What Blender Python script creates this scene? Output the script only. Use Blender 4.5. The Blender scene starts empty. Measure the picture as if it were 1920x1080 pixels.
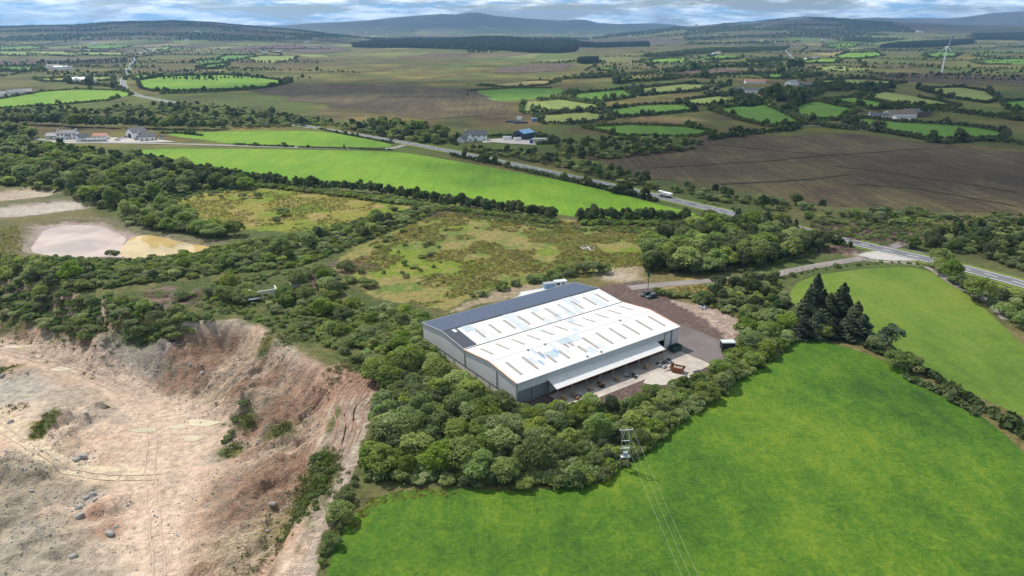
import bpy, bmesh, math, random
import numpy as np
from mathutils import Vector, Matrix

random.seed(7)
RNG = np.random.default_rng(7)
R = math.radians
sc = bpy.context.scene
COL = sc.collection

# ------------------------------------------------------------------ camera
F_PX, YH, CAM_H = 1321.0, 50.0, 90.0            # measured from the photograph (1920 px wide)
PITCH = math.atan((540 - YH) / F_PX)
CP, SP = math.cos(PITCH), math.sin(PITCH)
cam_d = bpy.data.cameras.new('camera')
cam = bpy.data.objects.new('camera', cam_d); COL.objects.link(cam)
cam.location = (0, 0, CAM_H)
cam.rotation_euler = (math.pi / 2 - PITCH, 0, 0)
cam_d.sensor_width = 36.0
cam_d.lens = 36.0 * F_PX / 1920.0
cam_d.clip_start = 1.0; cam_d.clip_end = 60000.0
sc.camera = cam

# ------------------------------------------------------------------ light
SUN_EL = R(53); SUN_H = np.array([-0.77, 0.64]); SUN_H = SUN_H / np.linalg.norm(SUN_H)
world = bpy.data.worlds.new('World'); sc.world = world; world.use_nodes = True
wn, wl = world.node_tree.nodes, world.node_tree.links
wn.clear()
def wnode(t, **k):
    n = wn.new(t)
    for a, b in k.items(): setattr(n, a, b)
    return n
w_out = wnode('ShaderNodeOutputWorld'); w_bg = wnode('ShaderNodeBackground')
w_sky = wnode('ShaderNodeTexSky', sky_type='NISHITA', sun_disc=False, sun_elevation=SUN_EL,
              sun_rotation=math.atan2(SUN_H[0], SUN_H[1]), air_density=1.0, dust_density=0.6, ozone_density=1.6)
w_geo = wnode('ShaderNodeTexCoord'); 
w_map = wnode('ShaderNodeMapping'); w_map.inputs['Scale'].default_value = (9.0, 9.0, 58.0); w_map.inputs['Location'].default_value = (3.1, 1.7, 0)
wl.new(w_geo.outputs['Generated'], w_map.inputs[0])
w_n = wnode('ShaderNodeTexNoise'); w_n.inputs['Scale'].default_value = 1.0; w_n.inputs['Detail'].default_value = 7; w_n.inputs['Roughness'].default_value = 0.58; w_n.inputs['Distortion'].default_value = 0.5
wl.new(w_map.outputs[0], w_n.inputs['Vector'])
w_cov = wnode('ShaderNodeValToRGB'); w_cov.color_ramp.elements[0].position = 0.42; w_cov.color_ramp.elements[1].position = 0.54
wl.new(w_n.outputs[0], w_cov.inputs[0])
w_n2 = wnode('ShaderNodeTexNoise'); w_n2.inputs['Scale'].default_value = 1.7; w_n2.inputs['Detail'].default_value = 6; w_n2.inputs['Roughness'].default_value = 0.66
wl.new(w_map.outputs[0], w_n2.inputs['Vector'])
w_tone = wnode('ShaderNodeValToRGB')
w_tone.color_ramp.elements[0].position = 0.41; w_tone.color_ramp.elements[0].color = (4.6, 8.2, 12.0, 1)
w_tone.color_ramp.elements[1].position = 0.60; w_tone.color_ramp.elements[1].color = (23.0, 23.4, 23.6, 1)
wl.new(w_n2.outputs[0], w_tone.inputs[0])
w_mix = wnode('ShaderNodeMixRGB'); wl.new(w_cov.outputs[0], w_mix.inputs[0]); wl.new(w_sky.outputs[0], w_mix.inputs[1]); wl.new(w_tone.outputs[0], w_mix.inputs[2])
wl.new(w_mix.outputs[0], w_bg.inputs['Color']); w_bg.inputs['Strength'].default_value = 0.062
wl.new(w_bg.outputs[0], w_out.inputs['Surface'])

sun_d = bpy.data.lights.new('sun', 'SUN'); sun_d.energy = 5.0; sun_d.angle = R(0.5); sun_d.color = (1.0, 0.955, 0.88)
sun = bpy.data.objects.new('sun', sun_d); COL.objects.link(sun)
SUN_DIR = Vector((SUN_H[0] * math.cos(SUN_EL), SUN_H[1] * math.cos(SUN_EL), math.sin(SUN_EL)))   # towards the sun
sun.rotation_euler = SUN_DIR.to_track_quat('Z', 'Y').to_euler()
sun.location = (-300, 250, 400)

sc.view_settings.view_transform = 'Standard'; sc.view_settings.look = 'None'
sc.view_settings.exposure = 0.25; sc.view_settings.gamma = 1.0; sc.view_settings.use_curve_mapping = False
sc.render.engine = 'CYCLES'
cy = sc.cycles
cy.use_denoising = True
cy.max_bounces = 6; cy.diffuse_bounces = 2; cy.glossy_bounces = 2; cy.transmission_bounces = 3; cy.transparent_max_bounces = 8; cy.volume_bounces = 0
cy.caustics_reflective = False; cy.caustics_refractive = False

# ------------------------------------------------------------------ numeric helpers
def hash2(ix, iy, seed):
    n = (ix.astype(np.int64) * 374761393 + iy.astype(np.int64) * 668265263 + seed * 974634777) & 0xFFFFFFFF
    n = ((n ^ (n >> 13)) * 1274126177) & 0xFFFFFFFF
    n = n ^ (n >> 16)
    return (n & 0xFFFFFF) / float(0xFFFFFF)
def vnoise(x, y, scale, seed=0):
    x = np.asarray(x, float) / scale; y = np.asarray(y, float) / scale
    ix, iy = np.floor(x), np.floor(y); fx, fy = x - ix, y - iy
    fx = fx * fx * fx * (fx * (fx * 6 - 15) + 10); fy = fy * fy * fy * (fy * (fy * 6 - 15) + 10)
    a = hash2(ix, iy, seed); b = hash2(ix + 1, iy, seed); c = hash2(ix, iy + 1, seed); d = hash2(ix + 1, iy + 1, seed)
    return (a + (b - a) * fx) * (1 - fy) + (c + (d - c) * fx) * fy
def fbm(x, y, scale, seed=0, octs=4, gain=0.5):
    t = 0; a = 1; n = 0
    for k in range(octs):
        t = t + a * vnoise(x, y, scale / 2 ** k, seed + k * 17); n += a; a *= gain
    return t / n
def sstep(a, b, x):
    t = np.clip((x - a) / (b - a), 0, 1); return t * t * (3 - 2 * t)
def inpoly(x, y, poly):
    x = np.asarray(x, float); y = np.asarray(y, float); r = np.zeros(x.shape, bool)
    n = len(poly)
    for i in range(n):
        x1, y1 = poly[i]; x2, y2 = poly[(i + 1) % n]
        if y1 == y2: continue
        c = ((y1 > y) != (y2 > y)) & (x < (x2 - x1) * (y - y1) / (y2 - y1) + x1)
        r ^= c
    return r
def polydist(x, y, pts, closed=True):
    d = np.full(np.shape(x), 1e9); s_at = np.zeros(np.shape(x)); s0 = 0
    n = len(pts)
    for i in range(n if closed else n - 1):
        ax, ay = pts[i]; bx, by = pts[(i + 1) % n]
        vx, vy = bx - ax, by - ay; L2 = vx * vx + vy * vy
        t = np.clip(((x - ax) * vx + (y - ay) * vy) / L2, 0, 1)
        q = np.hypot(x - ax - t * vx, y - ay - t * vy)
        m = q < d
        d = np.where(m, q, d); s_at = np.where(m, s0 + t * math.sqrt(L2), s_at); s0 += math.sqrt(L2)
    return d, s_at

def ray(px, py):
    a = (px - 960) / F_PX; b = (540 - py) / F_PX
    return a, CP + b * SP, -SP + b * CP
def flat(px, py, z=0.0):
    a, b, c = ray(px, py); t = (z - CAM_H) / c
    return a * t, b * t
def flats(pts, z=0.0): return [flat(p[0], p[1], z) for p in pts]

# ------------------------------------------------------------------ the lie of the land
CREST = flats([(-420, 460), (-120, 485), (0, 505), (80, 528), (160, 552), (250, 580), (330, 598), (400, 602), (440, 600), (480, 606), (520, 632), (560, 660), (610, 690), (640, 720), (632, 770),
               (606, 830), (610, 880), (596, 930), (566, 1000), (540, 1080), (500, 1250)]) + [(-60, 20), (-420, 20), (-700, 200)]
POND = flats([(40, 472), (64, 440), (68, 424), (120, 416), (190, 418), (215, 428), (255, 440), (300, 442), (345, 456), (398, 461), (392, 474), (350, 484), (270, 489), (210, 484), (150, 488), (95, 483)], -1.0)
POND2 = flats([(-60, 395), (0, 390), (50, 384), (110, 378), (160, 377), (186, 383), (150, 394), (100, 400), (40, 408), (-60, 412)], -1.0)
POND3 = flats([(-60, 372), (0, 362), (60, 355), (95, 358), (104, 366), (60, 374), (0, 380), (-60, 384)], -1.0)
PIT_D = 14.0
HILLS = [  # distance, depth, skyline (px, py)
    (5600, 1700, [(-900, 52), (-200, 51), (0, 52), (60, 50), (130, 49), (170, 46), (200, 44), (250, 42), (290, 42), (320, 40.5), (360, 42), (400, 44), (440, 48), (500, 53), (560, 58), (640, 68), (700, 74)]),
    (12500, 2900, [(200, 62), (380, 58), (480, 50.5), (540, 47), (590, 43), (640, 41), (690, 38), (740, 33), (800, 28), (830, 26), (855, 27), (880, 23.5), (900, 24), (930, 30), (990, 35), (1050, 38.5), (1068, 37.5), (1078, 36.5), (1098, 37), (1120, 43), (1160, 45), (1220, 43.5), (1260, 46), (1300, 52), (1400, 58), (1500, 62)]),
    (6400, 2000, [(1100, 72), (1200, 62), (1280, 52), (1330, 48), (1400, 44), (1450, 38.5), (1500, 34), (1560, 35.5), (1620, 39), (1700, 43), (1800, 47), (1920, 50), (2100, 51), (2800, 52)]),
    (11000, 2300, [(1450, 62), (1560, 46), (1600, 35), (1640, 32.5), (1680, 34.5), (1720, 33), (1760, 35), (1800, 33), (1850, 25), (1900, 22), (1960, 22), (2100, 25), (2800, 35)]),
    (16500, 3000, [(-900, 47), (300, 48), (500, 47.5), (700, 45), (1000, 45), (1300, 49), (2800, 47)]),
    (3900, 700, [(700, 84), (820, 80), (900, 74), (980, 72), (1060, 76), (1120, 84), (1200, 84)]),
]
def hills(x, y):
    h = np.zeros(np.shape(x))
    yy = np.maximum(y, 1.0)
    rgh = 0.93 + 0.14 * fbm(x, y, 900, 31, 4)
    px = 960 + F_PX * x / (yy * CP)
    for D, w, prof in HILLS:
        xs = np.array([p[0] for p in prof], float); ys = np.array([p[1] for p in prof], float)
        top = np.interp(px, xs, ys)
        b = (540 - top) / F_PX
        z = np.maximum(CAM_H + D * (-SP + b * CP) / (CP + b * SP), 0)
        t = (yy - D) / w
        e = np.exp(-t * t * 1.6)
        h = np.maximum(h, z * e * np.where(np.abs(t) < .12, 1, rgh))
    return h
def height(x, y):
    x = np.asarray(x, float); y = np.asarray(y, float)
    r = np.hypot(x, y)
    z = np.zeros(x.shape); m = r > 380
    if m.any(): z[m] = 1.6 * sstep(380, 1500, r[m]) * (fbm(x[m], y[m], 800, 5, 2) - .5) * 2
    m = y > 1500
    if m.any(): z[m] += hills(x[m], y[m])
    # quarry
    near = (x > -520) & (x < 20) & (y > 0) & (y < 330)
    if np.any(near):
        xn, yn = x[near], y[near]
        wob = (fbm(xn, yn, 12, 41, 4) - .5) * 6.0
        ins = inpoly(xn, yn, CREST)
        d, s = polydist(xn, yn, CREST)
        d = np.where(ins, d, -d) + wob * sstep(0, 6, d)
        wid = 27 + 7 * (fbm(s, s * 0, 26, 43, 2) - .5) - 5 * sstep(-88, -118, xn)
        t = np.clip(d / wid, 0, 1)
        prof = 0.5 * sstep(0, .34, t) + 0.14 * t + 0.36 * sstep(.46, .92, t)
        warp = (fbm(xn, yn, 6, 45, 3) - .5) * 5
        gul = 1 - np.abs(fbm(s + warp, d * .16, 4.2, 47, 3) - .5) * 4
        gul2 = 1 - np.abs(fbm(s + warp * .6, d * .2, 1.7, 49, 2) - .5) * 4
        mid = np.sin(np.pi * np.clip(t, 0, 1)) ** .7
        dep = PIT_D * prof
        rug = (fbm(xn, yn, 2.6, 51, 4) - .5) + .5 * (np.abs(fbm(xn, yn, 5.0, 52, 3) - .5) * 2 - .25)
        dep = dep + mid * (gul * 1.9 + gul2 * .9 - .9 + rug * 2.2) * (1 - .7 * sstep(-92, -120, xn))
        fl = sstep(.8, 1.2, d / wid)
        flo = (fbm(xn, yn, 22, 53, 4) - .5) * 1.6 + (fbm(xn, yn, 2.6, 57, 3) - .5) * .35
        dep = dep - fl * flo
        dep = dep + fl * .35 * (np.abs(fbm(xn * 1.0 + yn * .35, yn * .25, 2.4, 55, 2) - .5) * 2 - .3)
        zz = np.where(d > 0, -dep, 0.0)
        for (mx, my, mr, mh) in MOUNDS:
            q = np.hypot(xn - mx, yn - my) / mr
            q = q + (fbm(xn, yn, 5, 63, 3) - .5) * .9
            zz = zz + mh * np.clip(1.05 - q, 0, 1) * (0.8 + 0.5 * fbm(xn, yn, 1.8, 61, 3))
        for (mx, my, mr, mz) in FLATS:
            q = np.hypot(xn - mx, yn - my) / mr
            k = sstep(1.15, .8, q) * sstep(-PIT_D + 2.2, -PIT_D + .9, zz); zz = zz * (1 - k) + mz * k
        z2 = z[near] + zz
        z[near] = z2
    pn = (x > -420) & (x < -90) & (y > 240) & (y < 460)
    if np.any(pn):
        xn, yn = x[pn], y[pn]
        zz = np.zeros(xn.shape)
        for poly in (POND, POND2, POND3):
            d, _ = polydist(xn, yn, poly)
            d = np.where(inpoly(xn, yn, poly), d, -d)
            zz = np.minimum(zz, -1.5 * sstep(-2.5, 1.0, d))
            zz = zz + 0.6 * np.exp(-((d + 3.5) / 2.0) ** 2)
        z[pn] = z[pn] + zz
    return z
MOUNDS = []; FLATS = []
def h1(x, y): return float(height(np.array([x]), np.array([y]))[0])
def G(px, py):
    """world point where the sight line through a pixel of the photograph meets the land"""
    x, y = Gs([(px, py)])[0]
    return Vector((x, y, h1(x, y)))
def pit(px, py, z=-PIT_D): return flat(px, py, z)
for (px, py, r, hh) in [(120, 795, 8, 4.5), (185, 765, 5, 2.0), (200, 950, 5, 3.0), (30, 880, 13, 3.2), (70, 1010, 11, 2.4), (-40, 960, 16, 4.0), (330, 700, 7, 3.0), (300, 690, 6, 2.2), (220, 670, 9, 3.0), (150, 655, 9, 2.6),
                        (60, 1075, 9, 2.0), (25, 700, 6, 2.0), (470, 770, 6, 3.0), (450, 800, 5, 2.6), (170, 920, 2.6, 1.1)]:
    q = pit(px, py); MOUNDS.append((q[0], q[1], r, hh))
PUDDLES = [(190, 762, 3.2, 1.7), (378, 793, 4.4, 2.2), (272, 806, 3.8, 1.2), (360, 822, 2.6, 1.8), (335, 800, 2.4, 1.0), (115, 692, 3.4, 1.3), (30, 650, 4.5, 1.4), (70, 668, 2.4, .8), (52, 742, 2.2, .8)]
for (px, py, a, b) in PUDDLES:
    q = pit(px, py, -PIT_D - .2); FLATS.append((q[0], q[1], max(a, b) * 1.25, -PIT_D - .25))

# ------------------------------------------------------------------ scene helpers
def tag(o, label=None, cat=None, group=None, kind=None):
    if label: o['label'] = label
    if cat: o['category'] = cat
    if group: o['group'] = group
    if kind: o['kind'] = kind
    return o
def empty(name, loc, rz=0.0, **k):
    o = bpy.data.objects.new(name, None); COL.objects.link(o); o.location = loc; o.rotation_euler = (0, 0, rz); o.empty_display_size = .5
    return tag(o, **k)
def link(name, me, parent=None, loc=None, rz=None):
    o = bpy.data.objects.new(name, me); COL.objects.link(o)
    if parent: o.parent = parent
    if loc is not None: o.location = loc
    if rz is not None: o.rotation_euler = (0, 0, rz)
    return o
def mesh_np(name, V, Fc, mat=None, smooth=False, attrs=None):
    """V (n,3), Fc (m,3|4) -> mesh, with optional point colour attributes"""
    V = np.asarray(V, np.float32); Fc = np.asarray(Fc, np.int32)
    me = bpy.data.meshes.new(name)
    k = Fc.shape[1]
    me.vertices.add(len(V)); me.vertices.foreach_set('co', V.ravel())
    me.loops.add(Fc.size); me.loops.foreach_set('vertex_index', Fc.ravel())
    me.polygons.add(len(Fc)); me.polygons.foreach_set('loop_start', np.arange(0, Fc.size, k, dtype=np.int32))
    if smooth: me.polygons.foreach_set('use_smooth', np.ones(len(Fc), bool))
    me.update(calc_edges=True)
    if attrs:
        for an, (tp, data) in attrs.items():
            a = me.attributes.new(an, tp, 'POINT')
            a.data.foreach_set('color' if tp == 'FLOAT_COLOR' else ('vector' if tp == 'FLOAT_VECTOR' else 'value'), np.asarray(data, np.float32).ravel())
    if mat: me.materials.append(mat)
    return me
class MB:
    """collects boxes, prisms and tubes into one mesh"""
    def __init__(s): s.v = []; s.f = []
    def add(s, V, Fs):
        b = len(s.v); s.v += [tuple(p) for p in V]; s.f += [tuple(b + i for i in f) for f in Fs]; return s
    def box(s, c, d, rz=0.0, M=None):
        x, y, z = d[0] / 2, d[1] / 2, d[2] / 2
        V = [Vector((i * x, j * y, k * z)) for k in (-1, 1) for j in (-1, 1) for i in (-1, 1)]
        m = Matrix.Translation(c) @ Matrix.Rotation(rz, 4, 'Z')
        if M is not None: m = M @ m
        return s.add([m @ p for p in V], [(0, 2, 3, 1), (4, 5, 7, 6), (0, 1, 5, 4), (2, 6, 7, 3), (0, 4, 6, 2), (1, 3, 7, 5)])
    def prism(s, poly, axis, a, b):
        """poly: 2-D points; axis 'y' extrudes (x,z) along y, 'x' extrudes (y,z) along x, 'z' extrudes (x,y) along z"""
        f = {'y': lambda p, t: (p[0], t, p[1]), 'x': lambda p, t: (t, p[0], p[1]), 'z': lambda p, t: (p[0], p[1], t)}[axis]
        n = len(poly)
        V = [f(p, a) for p in poly] + [f(p, b) for p in poly]
        return s.add(V, [tuple(range(n))[::-1], tuple(range(n, 2 * n))] + [(i, (i + 1) % n, n + (i + 1) % n, n + i) for i in range(n)])
    def tube(s, a, b, ra, rb=None, n=8):
        rb = ra if rb is None else rb
        a = Vector(a); b = Vector(b); q = (b - a).to_track_quat('Z', 'Y')
        V = []
        for p, r in ((a, ra), (b, rb)):
            for k in range(n):
                t = 2 * math.pi * k / n; V.append(p + q @ Vector((math.cos(t) * r, math.sin(t) * r, 0)))
        return s.add(V, [tuple(range(n))[::-1], tuple(range(n, 2 * n))] + [(i, (i + 1) % n, n + (i + 1) % n, n + i) for i in range(n)])
    def quad(s, *p): return s.add(p, [tuple(range(len(p)))])
    def slab(s, a, b, c, d, t):
        """a thick sheet on four corners, t below its face"""
        n = (Vector(b) - Vector(a)).cross(Vector(d) - Vector(a)).normalized() * t
        P = [Vector(p) for p in (a, b, c, d)]
        return s.add(P + [p - n for p in P], [(0, 1, 2, 3), (7, 6, 5, 4)] + [(i, 4 + i, 4 + (i + 1) % 4, (i + 1) % 4) for i in range(4)])
    def mesh(s, name, mat):
        me = bpy.data.meshes.new(name); me.from_pydata(s.v, [], s.f); me.update()
        bm = bmesh.new(); bm.from_mesh(me); bmesh.ops.recalc_face_normals(bm, faces=bm.faces); bm.to_mesh(me); bm.free()
        me.materials.append(mat); return me
    def obj(s, name, mat, parent=None, **k): return tag(link(name, s.mesh(name, mat), parent), **k)

# ------------------------------------------------------------------ materials
class NT:
    def __init__(s, name):
        s.m = bpy.data.materials.new(name); s.m.use_nodes = True; s.t = s.m.node_tree; s.n = s.t.nodes; s.l = s.t.links
        s.b = s.n['Principled BSDF']
    def node(s, t, ins=None, **k):
        n = s.n.new(t)
        for a, b in k.items(): setattr(n, a, b)
        for a, b in (ins or {}).items():
            if isinstance(b, bpy.types.NodeSocket): s.l.new(b, n.inputs[a])
            else: n.inputs[a].default_value = b
        return n
    def noise(s, vec, scale, detail=4, rough=.55, dist=0.0):
        return s.node('ShaderNodeTexNoise', {'Vector': vec, 'Scale': scale, 'Detail': detail, 'Roughness': rough, 'Distortion': dist}).outputs['Fac']
    def ramp(s, fac, stops):
        r = s.node('ShaderNodeValToRGB', {'Fac': fac}); e = r.color_ramp.elements
        while len(e) < len(stops): e.new(.5)
        for q, (p, c) in zip(e, stops):
            q.position = p; q.color = (c if hasattr(c, '__len__') else (c, c, c)) + (1,) if not hasattr(c, '__len__') or len(c) == 3 else c
        return r.outputs['Color']
    def mix(s, fac, a, b, mode='MIX'):
        return s.node('ShaderNodeMixRGB', {0: fac, 1: a, 2: b}, blend_type=mode).outputs[0]
    def math(s, op, a, b=0.0): return s.node('ShaderNodeMath', {0: a, 1: b}, operation=op).outputs[0]
    def bump(s, hgt, strength, dist): return s.node('ShaderNodeBump', {'Height': hgt, 'Strength': strength, 'Distance': dist}).outputs['Normal']
    def set(s, **k):
        for a, b in k.items():
            i = s.b.inputs[a.replace('_', ' ')]
            if isinstance(b, bpy.types.NodeSocket): s.l.new(b, i)
            else: i.default_value = b
        return s.m
C4 = lambda c: (c[0], c[1], c[2], 1.0)
def pos(t): return t.node('ShaderNodeNewGeometry').outputs['Position']
def objco(t): return t.node('ShaderNodeTexCoord').outputs['Object']
def plain(name, c, rough=.7, var=.25, scale=1.2, metal=0.0, spec=.3):
    """weathered plain surface: base colour with blotches and fine grain"""
    t = NT(name); v = objco(t)
    n1 = t.noise(v, scale, 5, .65); n2 = t.noise(v, scale * 9, 3)
    f = t.math('ADD', t.math('MULTIPLY', n1, .7), t.math('MULTIPLY', n2, .3))
    lo = tuple(x * (1 - var) for x in c); hi = tuple(min(1, x * (1 + var)) for x in c)
    col = t.ramp(f, [(.3, lo), (.7, hi)])
    return t.set(Base_Color=col, Roughness=rough, Metallic=metal, Specular_IOR_Level=spec)
def sheet(name, c, pitch, axis, var=.12, rough=.6, rust=0.0, rustc=(.32, .13, .05), laps=0):
    """profiled metal or cement sheet: ribs along one local axis, streaks and stains"""
    t = NT(name); v = objco(t)
    sep = t.node('ShaderNodeSeparateXYZ', {0: v})
    ph = t.math('MULTIPLY', sep.outputs[axis], 2 * math.pi / pitch)
    rib = t.math('SINE', ph)
    n1 = t.noise(v, .35, 6, .65, .6); n2 = t.noise(v, 3.0, 4)
    strm = t.node('ShaderNodeMapping', {'Vector': v, 'Scale': tuple(3.0 if k == axis else .12 for k in range(3))})
    st = t.noise(strm.outputs[0], 1.0, 4, .6)
    f = t.math('ADD', t.math('MULTIPLY', n1, .4), t.math('ADD', t.math('MULTIPLY', st, .45), t.math('MULTIPLY', n2, .15)))
    col = t.ramp(f, [(.3, tuple(x * (1 - var) for x in c)), (.68, tuple(min(.95, x * (1 + var * .6)) for x in c))])
    if laps:
        fx = t.math('FRACT', t.math('MULTIPLY', sep.outputs[1 - axis if axis < 2 else 0], 1.0 / laps)); lp = t.math('LESS_THAN', fx, .05)
        fy = t.math('FRACT', t.math('MULTIPLY', sep.outputs[axis], 1.0 / 1.05)); lq = t.math('LESS_THAN', fy, .09)
        col = t.mix(t.math('MULTIPLY', t.math('MAXIMUM', lp, lq), .22), col, (.30, .29, .28, 1))
    if rust:
        m = t.ramp(t.noise(v, .8, 7, .72, .8), [(.62 - rust * .2, 0.0), (.72, 1.0)])
        col = t.mix(m, col, C4(rustc))
    return t.set(Base_Color=col, Roughness=rough, Specular_IOR_Level=.25, Normal=t.bump(rib, .35, .03))

def leaf_mat(name, lo, hi, trans=.35, sat=1.0):
    t = NT(name)
    at = t.node('ShaderNodeAttribute', attribute_name='tint').outputs['Fac']
    rnd = t.node('ShaderNodeObjectInfo').outputs['Random']
    n = t.noise(pos(t), .11, 3)
    f = t.math('ADD', t.math('MULTIPLY', at, .5), t.math('ADD', t.math('MULTIPLY', rnd, .34), t.math('MULTIPLY', n, .3)))
    col = t.ramp(f, [(.12, lo), (.62, tuple((a + b) / 2 for a, b in zip(lo, hi))), (1.0, hi)])
    hs = t.node('ShaderNodeHueSaturation', {'Hue': t.math('ADD', .474, t.math('MULTIPLY', t.math('FRACT', t.math('MULTIPLY', rnd, 7.31)), .036)), 'Saturation': t.math('ADD', .72, t.math('MULTIPLY', t.math('FRACT', t.math('MULTIPLY', rnd, 13.7)), .38)), 'Value': t.math('ADD', .7, t.math('MULTIPLY', t.math('FRACT', t.math('MULTIPLY', rnd, 3.3)), .6)), 'Color': col}); col = hs.outputs[0]
    t.l.new(col, t.b.inputs['Base Color']); t.b.inputs['Roughness'].default_value = .6; t.b.inputs['Specular IOR Level'].default_value = .18
    tr = t.node('ShaderNodeBsdfTranslucent', {'Color': t.mix(.5, col, t.mix(1.0, col, (1.5, 1.6, .6, 1), 'MULTIPLY'))})
    mx = t.node('ShaderNodeMixShader', {0: trans, 1: t.b.outputs[0], 2: tr.outputs[0]})
    t.l.new(mx.outputs[0], t.n['Material Output'].inputs['Surface'])
    return t.m

def grass_mat(name, a, b, c, big=.02, mid=.16, fine=1.9, bump=.7, streak=0.0, ang=0.0):
    """pasture: three tones mixed at field, patch and tuft scale"""
    t = NT(name); p = pos(t)
    mp = t.node('ShaderNodeMapping', {'Vector': p, 'Rotation': (0, 0, ang), 'Scale': (1, .45, 1)}).outputs[0]
    n0 = t.noise(p, big, 2, .55, .4); n1 = t.noise(mp, mid, 4, .62); n2 = t.noise(p, fine, 2, .7)
    n3 = t.noise(p, mid * 3.3, 3, .65, .8)
    f = t.math('ADD', t.math('ADD', t.math('MULTIPLY', n0, .30), t.math('MULTIPLY', n3, .22)), t.math('ADD', t.math('MULTIPLY', n1, .28), t.math('MULTIPLY', n2, .22)))
    col = t.ramp(f, [(.40, a), (.51, b), (.63, c)])
    if streak:
        sp = t.node('ShaderNodeMapping', {'Vector': p, 'Rotation': (0, 0, ang), 'Scale': (.28, .012, 1)}).outputs[0]
        s = t.ramp(t.noise(sp, 1.0, 3), [(.4, 1 - streak), (.62, 1.0 + streak * .4)])
        col = t.mix(1.0, col, s, 'MULTIPLY')
    hh = t.math('ADD', t.math('MULTIPLY', n2, .6), n1)
    return t.set(Base_Color=col, Roughness=.85, Specular_IOR_Level=.12, Normal=t.bump(hh, bump, .55))

# ------------------------------------------------------------------ ground: one sheet to the horizon
def graded(lo, a, step_a, b, hi, step_b, inner, g=1.02):
    """dense between a and b (inner spacings), growing outwards to lo and hi"""
    c = [a]; s = step_a
    while c[-1] > lo: c.append(c[-1] - s); s *= g
    left = c[:0:-1]; d = [b]; s = step_b
    while d[-1] < hi: d.append(d[-1] + s); s *= g
    return np.array(left + inner + d[1:])
gx = graded(-19000, -175, 1.6, 200, 19000, 1.4, list(np.arange(-175, -18, .75)) + list(np.arange(-18, 200, 1.4)) + [200], 1.045)
gy = graded(-900, 84, 1.2, 420, 21000, 1.7, list(np.arange(84, 232, .75)) + list(np.arange(232, 420, 1.6)) + [420], 1.022)
X, Y = np.meshgrid(gx, gy); X = X.ravel(); Y = Y.ravel()
Z = height(X, Y)

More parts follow.
